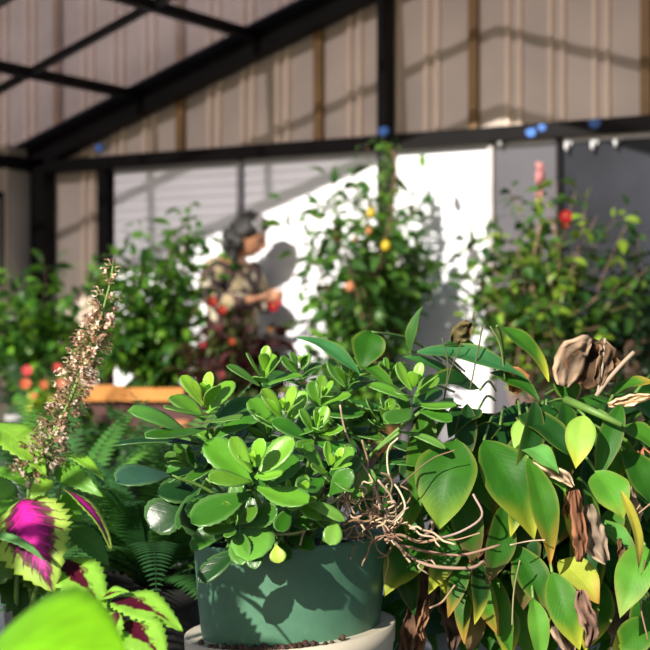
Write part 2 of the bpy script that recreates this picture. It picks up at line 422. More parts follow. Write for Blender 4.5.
# little window at far left
m = MB(); m.box((WX0 + .032, 7.6, 1.2), (WX0 + .06, 8.55, 1.92)); o = struct(m.build('window_6', MT['black'], smooth=False))
m = MB(); m.box((WX0 + .061, 7.65, 1.25), (WX0 + .068, 8.50, 1.87)); m.build('pane', MT['greyframe'], o, smooth=False, origin=root_loc(o))
# tape and hooks on the header beam
def tape(px, py, s, lb, mm='blue', name='tape', cat='tape', dy=.165):
    x = xw(px); Y = 1 / (5.334e-4 * (162 + .0722 * (px - 110))); z = .9 + (325 - py) / F * Y * .985
    m = MB(); rr = random.Random(px); n = 9; y = WALL_Y - dy
    pts = [(x + s * math.cos(2*PI*k/n) * rr.uniform(.7, 1.15), y, z + s * .8 * math.sin(2*PI*k/n) * rr.uniform(.7, 1.2)) for k in range(n)]
    m.prism(pts, (0, .012, 0)); return tag(m.build(name, MT[mm], smooth=False), lb, cat)
tape(388, 131, .045, 'blue tape wad on the tall black post above the fruit tree')
tape(104, 148, .04, 'blue tape scrap at the left end of the header beam')
tape(535, 132, .038, 'left of two close blue tape scraps on the header beam')
tape(546, 128, .032, 'right of two close blue tape scraps on the header beam')
tape(598, 123, .042, 'blue tape scrap on the header beam above the dark window panel')
for px, py, lb in ((502, 140, 'white hook over the grey panel'), (568, 145, 'first white hook over the dark window panel'), (594, 144, 'middle white hook over the dark window panel'), (617, 141, 'rightmost white hook under the header beam')):
    x = xw(px); Y = 1 / (5.334e-4 * (162 + .0722 * (px - 110))); z = .9 + (325 - py) / F * Y * .985
    m = MB(); y = WALL_Y - .12
    m.tube([(x, y + .03, z + .02), (x, y, z + .02), (x, y - .015, z - .005), (x, y - .01, z - .025), (x, y + .008, z - .02)], .011, 6)
    m.tube([(x, y + .034, z + .02), (x, y + .028, z + .02)], .025, 10)
    tag(m.build('hook', MT['hook']), lb, 'hook', 'white hooks along the header')

# ------------------------------------------------------------------ pots
def pot_mesh(r, h, rb=None, lip=.012, wall=.008, o=(0, 0, 0), n=48):
    rb = rb or r * .78; m = MB()
    prof = [(rb * .98, 0), (rb, .01)]
    for k in range(1, 7): t = k / 6; prof.append((rb + (r - rb) * t, .01 + (h - .035 - .01) * t))
    prof += [(r + lip, h - .033), (r + lip, h - .004), (r + lip * .6, h), (r - wall * .4, h), (r - wall, h - .01), (rb, h * .4)]
    m.lathe(prof, o, n); return m
def add_pot(t, loc, r, h, mm, rb=None):
    pot_mesh(r, h, rb, o=loc).build('pot', MT[mm], t)
    m = MB(); m.lathe([(r * .965, h - .05), (r * .95, h - .035), (r * .3, h - .025)], loc, 24); m.build('soil', MT['soil'], t)

# ------------------------------------------------------------------ shrubs in the background
G1 = [(.07, .19, .02), (.04, .13, .015), (.14, .32, .03), (.02, .075, .012)]
def shrub(name, label, cat, base, crown, rad, nb, leaves_per, size, cols, potr=.16, poth=.3, pm='terracotta', bark='bark', seed=1, group=None, shape='ov', trunks=1, droop=.3, wr=.5, ups=.4, pot=True, z0=0, inner=.35):
    rr = random.Random(seed); base = V(base); t = thing(name, label, cat, (base.x, base.y, z0), group)
    bz = z0 + (poth - .04 if pot else 0)
    if pot: add_pot(t, V((base.x, base.y, z0)), potr, poth, pm)
    br = MB(); lf = MB(); crown = V(crown)
    for b in range(nb):
        while True:
            q = V((rr.uniform(-1, 1), rr.uniform(-1, 1), rr.uniform(-1, 1)))
            if inner < q.length < 1: break
        tip = crown + V((q.x * rad[0], q.y * rad[0] * .8, q.z * rad[1]))
        st = V((base.x + rr.uniform(-.04, .04) * trunks, base.y + rr.uniform(-.04, .04) * trunks, bz))
        mid = st.lerp(V((crown.x, crown.y, crown.z - rad[1] * .6)), .75) + V((rr.uniform(-.06, .06), rr.uniform(-.06, .06), 0)) * trunks
        pts = []
        for k in range(9):
            s = k / 8; p = (1-s)**2 * st + 2*s*(1-s) * mid + s*s * tip
            p += V((noise.noise(p * 3 + V((b, 0, 0))), noise.noise(p * 3 + V((0, b, 0))), 0)) * .04
            pts.append(p)
        br.tube(pts, [(.011 * (1 - k/9) + .002) * (1.2 if b < 4 else .45) for k in range(9)], 5)
        for k in range(int(leaves_per * 1.9)):
            s = .38 + .64 * rr.random() ** .7; i = min(7, int(s * 8)); p = pts[i].lerp(pts[i+1], min(1, s * 8 - i))
            d = V((rr.gauss(0, 1), rr.gauss(0, 1), rr.gauss(0, .6) - droop)).normalized()
            L = size * rr.uniform(.8, 1.6)
            p = p + d * L * rr.uniform(.1, 1.0)
            n = V((rr.gauss(0, .6), rr.gauss(0, .6), 1))
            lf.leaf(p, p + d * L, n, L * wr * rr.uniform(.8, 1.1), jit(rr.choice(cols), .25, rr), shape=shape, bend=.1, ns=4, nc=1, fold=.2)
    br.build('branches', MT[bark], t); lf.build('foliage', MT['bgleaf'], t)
    return t
def flower(t, p, r, c, facing, n=5, cen=(.8, .6, .1), name='flower', rnd=R):
    m = MB(); a = V(facing).normalized(); e = a.orthogonal().normalized(); g = a.cross(e)
    for k in range(n):
        th = 2 * PI * k / n + .3; d = e * math.cos(th) + g * math.sin(th)
        m.leaf(p, p + d * r + a * r * .35, a, r * 1.05, jit(c, .12, rnd), shape='obo', ns=5, nc=2, bend=-.1, wav=.06)
    m.tube([p, p + a * r * .8], [r * .08, r * .05], 6, cen); m.blob(p + a * r * .82, r * .13, cen)
    return m.build(name, MT['petal'], t)

def ground(px, D): p = at(px, 325, D); return V((p.x, p.y, 0))

# far left shrub
shrub('potted_shrub', 'leafy green potted shrub in front of the corner post at far left', 'shrub', ground(40, 9.2), at(38, 318, 9.2), (.46, .42), 44, 22, .085, G1, seed=3, inner=.2)
# second one, climbing the black post, in timber trough
trough = thing('planter_trough', 'long dark planter trough with orange timber rim below the tall shrub', 'planter', ground(150, 8.9))
c0 = ground(150, 8.9)
def obox(m, c, hx, hy, z0, z1):
    pts = [c + RIGHT * a * hx + FWD * b * hy + UP * z0 for a, b in ((-1,-1),(1,-1),(1,1),(-1,1))]
    m.prism(pts, (0, 0, z1 - z0))
for (dx, dy, hx, hy) in ((0, -.17, .46, .015), (0, .17, .46, .015), (-.445, 0, .015, .155), (.445, 0, .015, .155)):
    m = MB(); obox(m, c0 + RIGHT * dx + FWD * dy, hx, hy, 0, .46); m.build('side_board', MT['darkwood'], trough, smooth=False)
m = MB()
for (dx, dy, hx, hy) in ((0, -.185, .49, .045), (0, .185, .49, .045), (-.455, 0, .035, .14), (.455, 0, .035, .14)): obox(m, c0 + RIGHT * dx + FWD * dy, hx, hy, .46, .535)
m.build('rim', MT['orangewood'], trough, smooth=False)
m = MB(); obox(m, c0, .42, .15, .05, .42); m.build('soil', MT['soil'], trough, smooth=False)
shrub('tall_shrub', 'tall green shrub growing from the trough against the first white panel', 'shrub', ground(150, 8.9), at(157, 290, 8.9), (.46, .60), 60, 20, .078, G1, seed=5, pot=False, z0=.42, inner=.2)
# terracotta pot in front of the trough
t = thing('terracotta_pot', 'small pinkish terracotta pot standing in front of the trough', 'pot', ground(176, 8.3)); p = ground(176, 8.3)
m = MB(); m.lathe([(.05, 0), (.07, .30), (.085, .30), (.085, .37), (.07, .37), (.06, .30)], p, 24); m.build('pot', MT['terracotta'], t)
m = MB(); m.lathe([(.062, .3), (.06, .35), (.02, .355)], p, 16); m.build('soil', MT['soil'], t)

# ------------------------------------------------------------------ fern maker
def fern(t, base, nf, L, h, cols, mt='fern', seed=2, pin=.05, np_=26, up=.9, name='frond', parts=True, az=None):
    rr = random.Random(seed); whole = MB()
    for f in range(nf):
        a = 2 * PI * (f + rr.random() * .7) / nf if az is None else rr.uniform(*az)
        ln = L * rr.uniform(.7, 1.15); e = rr.uniform(.35, 1.15) * up
        d = V((math.cos(a), math.sin(a), 0)); pts = []; p = V(base) + d * .02
        dirv = (d * math.cos(e) + UP * math.sin(e)); step = ln / 14
        m = MB() if parts else whole
        for k in range(15):
            pts.append(p.copy()); p = p + dirv * step
            dirv = (dirv + V((0, 0, -1)) * (.11 + .05 * h)).normalized()
        c = jit(rr.choice(cols), .2, rr)
        m.tube(pts, [.0022 * (1.2 - k / 15) for k in range(15)], 4, tuple(x * .7 for x in c))
        side0 = V((-math.sin(a), math.cos(a), 0))
        for k in range(np_):
            s = .12 + .88 * k / np_; i = min(13, int(s * 14)); q = pts[i].lerp(pts[i+1], s * 14 - i)
            ax = (pts[i+1] - pts[i]).normalized(); nn = ax.cross(side0).normalized() * (-1 if ax.cross(side0).z < 0 else 1)
            pl = pin * math.sin(PI * (.12 + .86 * s) ** .8) + .004
            for sg in (-1, 1):
                dd = (side0 * sg + ax * .35 - nn * .12).normalized()
                m.leaf(q, q + dd * pl, nn, pl * .26 + .003, jit(c, .12, rr), shape='strip', ns=3, nc=1, bend=.05, fold=.1)
        if parts: m.build(name, MT[mt], t)
    if not parts: whole.build(name, MT[mt], t)

# palm-like fine plant and begonia at left
b0 = ground(35, 8.2); t = thing('potted_fern', 'grey-green feathery fern behind the coral flowers at far left', 'fern', b0)
add_pot(t, b0, .14, .42, 'blackpot')
fern(t, V((b0.x, b0.y, .40)), 22, .52, .2, [(.07, .15, .06), (.05, .12, .05)], seed=8, pin=.085, np_=16, up=1.15, parts=False, name='foliage')
b0 = ground(50, 7.6)
t = shrub('flowering_begonia', 'low potted plant with coral red flowers and yellow-green leaves', 'flowering plant', b0, at(50, 398, 7.6), (.19, .12), 22, 11, .06, [(.12, .32, .04), (.35, .42, .05), (.08, .2, .03)], potr=.12, poth=.35, pm='blackpot', seed=11, wr=.8, inner=.1)
rr = random.Random(5)
for (px, py, rad, cc) in ((27, 371, .035, (.85, .10, .12)), (57, 368, .03, (.75, .08, .08)), (25, 384, .035, (.85, .2, .10)), (43, 385, .03, (.85, .25, .1)), (61, 384, .034, (.9, .3, .2)), (60, 404, .034, (.8, .06, .05)), (72, 380, .025, (.9, .4, .3)), (34, 396, .022, (.8, .3, .1))):
    flower(t, at(px, py, 7.38), rad * .85, tuple(q * .8 for q in cc), vec(rr.uniform(-.5, .5), .5, 1), 6)
t = thing('white_pot', 'small white pot low down at the far left edge', 'pot', ground(15, 7.2)); p = ground(15, 7.2)
pot_mesh(.04, .47, .035, o=p, n=24).build('pot', MT['whitepot'], t)
m = MB(); m.lathe([(.036, .42), (.035, .44), (.02, .445)], p, 16); m.build('soil', MT['soil'], t)

# maroon plant in front of the person
b0 = ground(245, 8.2)
t = shrub('maroon_coleus', 'dark maroon leafed plant with red blooms in front of the person', 'plant', b0, at(243, 356, 8.2), (.34, .29), 54, 17, .075, [(.07, .015, .018), (.03, .012, .012), (.10, .03, .03), (.05, .07, .02), (.10, .13, .04), (.04, .06, .015), (.05, .018, .02)], seed=21, wr=.6, inner=.1, pm='blackpot')
for (px, py, rad, cc) in ((212, 302, .045, (.75, .03, .05)), (222, 310, .04, (.8, .05, .05)), (272, 307, .045, (.8, .03, .06)), (279, 303, .032, (.75, .05, .08)), (232, 342, .03, (.6, .08, .03)), (203, 345, .03, (.5, .02, .04)), (222, 375, .03, (.55, .05, .12)), (270, 330, .022, (.5, .2, .05))):
    flower(t, at(px, py, 7.9), rad * .7, tuple(q * .5 for q in cc), vec(rr.uniform(-.5, .5), .5, 1), 6)

# citrus tree by the tall post
b0 = ground(372, 9.55)
t = shrub('fruit_tree', 'slender potted fruit tree with yellow fruit before the tall black post', 'tree', b0, at(360, 238, 9.55), (.62, .62), 50, 15, .10, [(.045, .13, .02), (.03, .09, .02), (.10, .24, .03), (.055, .16, .03)], seed=31, trunks=3, bark='pinkbark', inner=.25, wr=.48, droop=.5, potr=.2, poth=.35)
rr = random.Random(9); lf = MB(); st = MB()
pp = [at(392 + 3 * math.sin(k), 330 - k * 20, 9.5) for k in range(10)]
st.tube(pp, .012, 6)
for k in range(150):
    s = rr.random() ** .7; p = at(388 + rr.gauss(0, 5), 310 - s * 170, 9.55 + rr.uniform(-.08, .12)); d = V((rr.gauss(0, 1), rr.gauss(0, 1), rr.gauss(0, .8))).normalized()
    lf.leaf(p, p + d * .06, vec(0, 1, .4), .036, jit(rr.choice([(.10, .22, .03), (.16, .30, .03), (.06, .14, .02)]), .2, rr), ns=3, nc=1)
st.build('branch', MT['bark'], t); lf.build('climbing_foliage', MT['bgleaf'], t)
for (px, py, rad, cc) in ((371, 213, .028, 0), (386, 246, .030, 0), (355, 240, .02, 1), (337, 239, .022, 1), (350, 287, .03, 2), (369, 231, .02, 2)):
    p = at(px, py, 9.1); m = MB(); m.blob(p, rad, n=12, sc=(1, 1, 1.1)); m.tube([p + UP * rad, p + UP * (rad + .02)], .003, 5)
    tag(m.build('fruit', MT['fruit'] if cc == 0 else MT['terracotta'] if cc == 2 else MT['batten'], t))

# hibiscus with a red flower
b0 = ground(540, 8.1)
t = shrub('hibiscus_bush', 'large hibiscus bush with one red flower before the grey and dark panels', 'shrub', b0, at(540, 260, 8.1), (.60, .48), 66, 17, .072, [(.07, .17, .02), (.045, .12, .02), (.20, .34, .03), (.02, .065, .015)], seed=41, trunks=4, inner=.2, potr=.2, poth=.3, bark='pinkbark')
flower(t, at(566, 217, 7.75), .036, (.36, .006, .012), vec(-.3, .3, 1), 5)
tag(flower(t, at(565, 224, 7.75), .026, (.3, .008, .02), vec(.3, -.3, 1), 4))
# pink flower spike
m = MB(); m.tube([at(541, 250, 8.3), at(541, 205, 8.3), at(540, 162, 8.3)], .006, 5, (.2, .3, .1))
for k in range(46):
    py = 164 + k * .95; q = at(540 + rr.uniform(-3, 3), py, 8.3 + rr.uniform(-.03, .03))
    m.blob(q, .016, (.75, .35, .36) if py < 198 else (.6, .6, .25), 5)
m.build('flower_spike', MT['petal'], t)
b0 = ground(655, 8.3)
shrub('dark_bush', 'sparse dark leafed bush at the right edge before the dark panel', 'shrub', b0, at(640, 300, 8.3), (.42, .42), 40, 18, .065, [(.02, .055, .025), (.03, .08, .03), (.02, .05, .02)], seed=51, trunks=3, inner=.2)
b0 = ground(565, 7.0)
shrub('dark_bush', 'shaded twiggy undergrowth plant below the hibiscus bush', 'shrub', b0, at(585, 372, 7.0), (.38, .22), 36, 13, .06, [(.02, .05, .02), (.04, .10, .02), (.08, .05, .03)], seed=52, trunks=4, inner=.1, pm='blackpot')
b0 = ground(345, 7.6)
shrub('leafy_bush', 'low dark green bush between the person and the fruit tree', 'shrub', b0, at(350, 385, 7.6), (.30, .22), 34, 15, .07, G1, seed=53, inner=.1, pm='blackpot')
b0 = ground(100, 5.6)
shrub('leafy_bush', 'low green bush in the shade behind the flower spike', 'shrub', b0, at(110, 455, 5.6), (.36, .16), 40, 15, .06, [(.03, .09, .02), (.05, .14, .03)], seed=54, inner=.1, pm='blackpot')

# ------------------------------------------------------------------ nested pots and the fleshy plant
PC = ground(290, 2.36); ZR = .572; PR = .151
def tiltp(m):
    for i, p in enumerate(m.v):
        q = p - PC; m.v[i] = p + UP * (q.dot(RIGHT) * .075 * max(0, q.z / .43))
t = thing('white_planter', 'cream white planter holding the green pot, brown inside', 'planter', PC)
m = MB(); H = .425
m.lathe([(.128, 0), (.13, .01), (.163, H - .03), (.165, H - .028), (.166, H), (.1615, H)], PC, 64); tiltp(m); m.build('planter_wall', MT['cream'], t)
m = MB(); m.lathe([(.161, H - .001), (.157, H - .08), (.125, .35)], PC, 64); 
m.f = m.f[:-2] + []; m.m = m.m[:len(m.f)]
tiltp(m); m.build('inner_wall', MT['tan'], t)
m = MB(); m.lathe([(.1, .27), (.147, .372), (.14, .378), (.02, .38)], PC, 40); m.build('soil', MT['soil'], t)
rr = random.Random(77); m = MB()
for k in range(260):
    a = rr.uniform(0, 2 * PI); rad = rr.uniform(.155, .161) 
    # crumbs heaped against the front rim
    a = math.atan2(-FWD.y, -FWD.x) + rr.gauss(0.25, .33) * (-1)
    p = PC + V((math.cos(a) * rad, math.sin(a) * rad, H - .002 + rr.uniform(-.006, .007))); m.blob(p, rr.uniform(.002, .006), jit((.07, .04, .03), .6, rr), 5)
tiltp(m); m.build('soil_crumbs', MT['dry'], t)

gp = thing('potted_succulent', 'green plastic pot of fleshy scalloped-leaf succulent set inside the cream planter', 'potted plant', V((PC.x, PC.y, .383)))
m = MB(); hh = ZR - .383; prof = [(.128, 0), (.133, .004)]
for k in range(1, 9): s = k / 8; prof.append((.134 + (PR - .134) * s ** .7, .004 + (hh - .022) * s))
prof += [(PR + .001, hh - .012), (PR + .003, hh - .006), (PR + .0025, hh), (PR - .005, hh), (PR - .007, hh - .012), (.136, hh * .4)]
m.lathe(prof, V((PC.x, PC.y, .383)), 96)
for i, p in enumerate(m.v):     # slightly dented rim, leaning a touch
    q = p - V((PC.x, PC.y, .383)); k = max(0, q.z / hh)
    n_ = noise.noise(V((q.x * 9, q.y * 9, 2))) * .004 * k
    d = V((q.x, q.y, 0)).normalized() * n_ if V((q.x, q.y, 0)).length > 0 else V((0, 0, 0))
    m.v[i] = p + d + UP * (noise.noise(V((q.x * 14, q.y * 14, 5))) * .004 * k + q.dot(RIGHT) * .05 * k)
m.build('pot', MT['greenpot'], gp)
m = MB(); m.lathe([(.138, .535), (.142, .545), (.05, .552)], PC, 32); m.build('soil', MT['soil'], gp)
m = MB()
for px, py in ((349, 552), (361, 551), (378, 546), (344, 549)):
    a = at(px, py, 2.36 - .151); q = a - V((PC.x, PC.y, a.z)); q = q.normalized() * (.1485)
    m.blob(V((PC.x, PC.y, a.z)) + q, .0028, (.6, .7, .62), 7)
m.build('water_drops', MT['hook'], gp)

YOUNG = (.27, .56, .035); MIDG = (.055, .21, .016); OLD = (.014, .065, .012); BLUE = (.045, .13, .075)
def rosette(c, axis, size, rr, npair=5, young=YOUNG, old=MIDG, up0=8):
    m = MB(); axis = V(axis).normalized(); e = axis.orthogonal().normalized(); g = axis.cross(e)
    off = rr.uniform(0, PI)
    for k in range(npair):
        f = k / max(1, npair - 1); el = math.radians(up0 + 58 * f + rr.uniform(-7, 7)); ln = size * 1.08 * (1 - .55 * f) * rr.uniform(.88, 1.12)
        cc = tuple(old[h] * (1 - f) + young[h] * f for h in range(3))
        for sg in (0, PI):
            az = off + k * PI / 2 + sg + rr.uniform(-.25, .25)
            rd = e * math.cos(az) + g * math.sin(az)
            b = c + axis * (k * .13 * size) + rd * .004
            d = rd * math.cos(el) + axis * math.sin(el); n = -rd * math.sin(el) + axis * math.cos(el)
            m.leaf(b, b + d * ln, n, ln * rr.uniform(.45, .56), jit(cc, .22, rr), shape='obo', bend=rr.uniform(-.09, .03), fold=.18, ns=16, nc=3, tooth=.035, curl=rr.uniform(0, .12), edge=(.20, .38, .12))
    for k in range(2):
        b = c + axis * (npair * .13 * size); az = k * PI + off; rd = e * math.cos(az) + g * math.sin(az)
        m.leaf(b, b + (axis + rd * .25).normalized() * size * .22, -rd, size * .12, YOUNG, shape='obo', ns=6, nc=2)
    return m.build('leaf_rosette', MT['succ'], gp, solid=.0016)
rr = random.Random(101)
soilc = V((PC.x, PC.y, .55))
def stem_to(c, ax, rr, pairs=2, size=.06, colr=MIDG, a0=None):
    st = a0 or soilc + (V((c.x, c.y, 0)) - V((PC.x, PC.y, 0))) * .35
    st = V(st); st.z = .548
    m = MB(); mid = st.lerp(c, .5) + UP * .02 - V(ax).normalized() * .03; pts = []
    for k in range(9):
        s = k / 8; pts.append((1-s)**2 * st + 2*s*(1-s) * mid + s*s * V(c))
    m.tube(pts, [.0042 - .0002 * k for k in range(9)], 7)
    m.build('stem', MT['greenstem'], gp)
    if pairs:
        lm = MB()
        for j in range(pairs):
            s = .45 + .4 * j / max(1, pairs); i = int(s * 8); p = pts[i]; a = (pts[i+1] - pts[i]).normalized(); e = a.orthogonal().normalized(); g = a.cross(e); az0 = rr.uniform(0, PI)
            for sg in (0, PI):
                az = az0 + sg; rd = e * math.cos(az) + g * math.sin(az); d = (rd + a * .35 + UP * .1).normalized(); L = size * rr.uniform(.9, 1.2)
                lm.leaf(p, p + d * L, a + UP * .3, L * .55, jit(colr, .2, rr), shape='obo', ns=14, nc=3, tooth=.03, fold=.15, bend=.03, curl=.1, edge=(.14, .28, .08))
        lm.build('stem_leaves', MT['succ'], gp, solid=.0016)
ROS = [ # px, py, D, size, axis(r,u,t), young weight
 (207, 428, 2.28, .088, (-.05, 1, .35), 1), (262, 392, 2.40, .072, (.1, 1, .35), .9), (254, 492, 2.10, .090, (.0, .9, .75), 1),
 (287, 440, 2.22, .082, (-.1, 1, .5), 1), (318, 415, 2.36, .060, (.2, 1, .5), .8), (313, 442, 2.18, .058, (.3, .9, .7), 1),
 (326, 478, 2.14, .055, (.4, .9, .7), 1), (412, 408, 2.30, .070, (.1, 1, .4), .9), (232, 462, 2.34, .080, (-.5, .8, .4), .3),
 (345, 398, 2.46, .066, (.2, 1, .3), .4), (292, 505, 2.12, .050, (.4, .7, .9), .8), (348, 438, 2.42, .06, (.3, 1, .5), .4),
 (378, 430, 2.42, .06, (.4, .9, .4), .4), (206, 478, 2.36, .075, (-.7, .6, .4), .15),  (240, 528, 2.12, .062, (-.3, .4, 1), .4), (300, 385, 2.5, .06, (0, 1, .3), .3), (386, 392, 2.48, .06, (.2, 1, .3), .5), (268, 455, 2.32, .07, (-.1, 1, .3), .4)]
for (px, py, D, sz, ax, yw) in ROS:
    c = at(px, py, D); a = vec(*ax).normalized()
    yg = tuple(YOUNG[h] * yw + MIDG[h] * (1 - yw) for h in range(3)); od = tuple(MIDG[h] * (.4 + .6 * yw) + OLD[h] * .6 * (1 - yw) for h in range(3))
    rosette(c, a, sz, rr, 5, yg, od, up0=4 + rr.uniform(-4, 8)); stem_to(c, a, rr, 2, sz * .85, od)
# single leaves picked out along the left and front
def hero(m, p0, p1, wpx, D0, D1, c, nr=(0, .4, 1), c2=None, shape='obo', **kw):
    a = at(p0[0], p0[1], D0); b = at(p1[0], p1[1], D1)
    kw.setdefault('ns', 14); kw.setdefault('nc', 3)
    m.leaf(a, b, vec(*nr), wpx / F * (D0 + D1) / 2, c, c2, shape=shape, **kw)
m = MB()
SING = [((172, 476), (117, 480), 42, 2.25, 2.18, BLUE, (-.1, 1, .7)), ((238, 497), (189, 514), 36, 2.2, 2.12, MIDG, (-.2, .9, .8)),
 ((236, 522), (191, 548), 24, 2.16, 2.1, MIDG, (-.2, .8, .8)), ((262, 522), (248, 558), 44, 2.16, 2.06, (.15, .40, .05), (-.1, .8, .9)),
 ((243, 548), (198, 581), 24, 2.1, 2.08, OLD, (-.5, .5, .9)), ((276, 545), (279, 563), 17, 2.08, 2.07, (.42, .55, .08), (0, .4, 1)),
 ((195, 440), (130, 408), 30, 2.3, 2.24, (.13, .38, .05), (.1, 1, .6)), ((212, 448), (113, 441), 15, 2.3, 2.28, OLD, (0, 1, .35)),
 ((215, 440), (262, 412), 26, 2.28, 2.3, MIDG, (0, 1, .6)), ((185, 500), (150, 528), 44, 2.4, 2.38, OLD, (-.2, .5, 1)),
 ((420, 412), (452, 420), 20, 2.28, 2.25, MIDG, (0, 1, .7)), ((400, 432), (446, 447), 14, 2.28, 2.25, (.16, .36, .06), (0, 1, .4)),
 ((205, 500), (158, 490), 34, 2.42, 2.4, OLD, (0, 1, .8)), ((225, 540), (185, 505), 38, 2.35, 2.3, OLD, (-.5, .5, 1)),
 ((330, 495), (352, 470), 22, 2.12, 2.1, MIDG, (.2, .6, 1)), ((336, 520), (330, 545), 20, 2.1, 2.08, (.2, .42, .06), (.2, .4, 1)),
 ((350, 500), (372, 470), 24, 2.2, 2.18, (.12, .30, .04), (.3, .5, 1)), ((300, 500), (345, 520), 16, 2.1, 2.08, (.16, .35, .05), (0, .9, .6))]
for a, b, w_, d0, d1, c, nr in SING: hero(m, a, b, w_, d0, d1, c, nr, tooth=.03, fold=.12, bend=.05, curl=.05, edge=(.16, .32, .10))
m.build('spreading_leaves', MT['succ'], gp, solid=.0018)
m = MB()
for a, b, w_, d0, d1, c, nr in SING:
    p = at(a[0], a[1], d0); q = soilc + (p - soilc) * .4; m.tube(smooth([p, p.lerp(q, .5) + UP * .012, q]), .0028, 6)
m.build('leaf_stalks', MT['greenstem'], gp)
# dead root tangle on the right side of the pot
def curl_path(p, d, n, step, rr, wob=.5, grav=0):
    pts = [V(p)]; d = V(d).normalized()
    for k in range(n):
        d = (d + V((rr.gauss(0, wob), rr.gauss(0, wob), rr.gauss(0, wob) - grav))).normalized(); pts.append(pts[-1] + d * step)
    return pts
TAN = [(.42, .27, .17), (.55, .40, .27), (.28, .17, .11), (.60, .47, .32)]
m = MB(); rr = random.Random(303)
for k in range(58):
    p = at(rr.gauss(378, 13), rr.gauss(522, 12), 2.2 + rr.uniform(-.05, .07)); 
    m.tube(smooth(curl_path(p, (rr.gauss(0, 1), rr.gauss(0, 1), rr.gauss(.3, .7)), rr.randint(5, 11), .009, rr, .42), 3), rr.uniform(.0008, .0019), 5, jit(rr.choice(TAN), .2, rr))
for pts, w_, c in (
  ([(325, 475), (340, 490), (352, 510), (365, 530)], .0017, TAN[1]), ([(290, 505), (315, 508), (335, 500), (352, 485)], .0022, (.5, .55, .25)),
  ([(300, 545), (305, 530), (318, 520), (340, 524)], .0018, TAN[1]), ([(340, 405), (345, 430), (356, 455), (372, 480), (380, 510)], .0015, TAN[1]),
  ([(362, 440), (368, 465), (362, 490), (372, 520)], .0016, TAN[0]), ([(398, 438), (388, 450), (389, 475), (400, 492), (405, 508), (396, 521), (386, 520)], .0016, (.62, .58, .38)),
  ([(255, 530), (275, 534), (300, 532), (312, 524)], .0022, (.45, .5, .2)), ([(385, 540), (400, 535), (420, 542), (442, 538)], .0024, TAN[0]),
  ([(345, 445), (352, 470), (350, 500)], .0012, TAN[2]), ([(378, 480), (392, 500), (383, 525), (395, 545)], .0018, TAN[3])):
    m.tube(smooth([at(x, y, 2.17 + .02 * math.sin(i)) for i, (x, y) in enumerate(pts)]), w_, 6, c)
m.build('dried_roots', MT['root'], gp, kind='stuff')

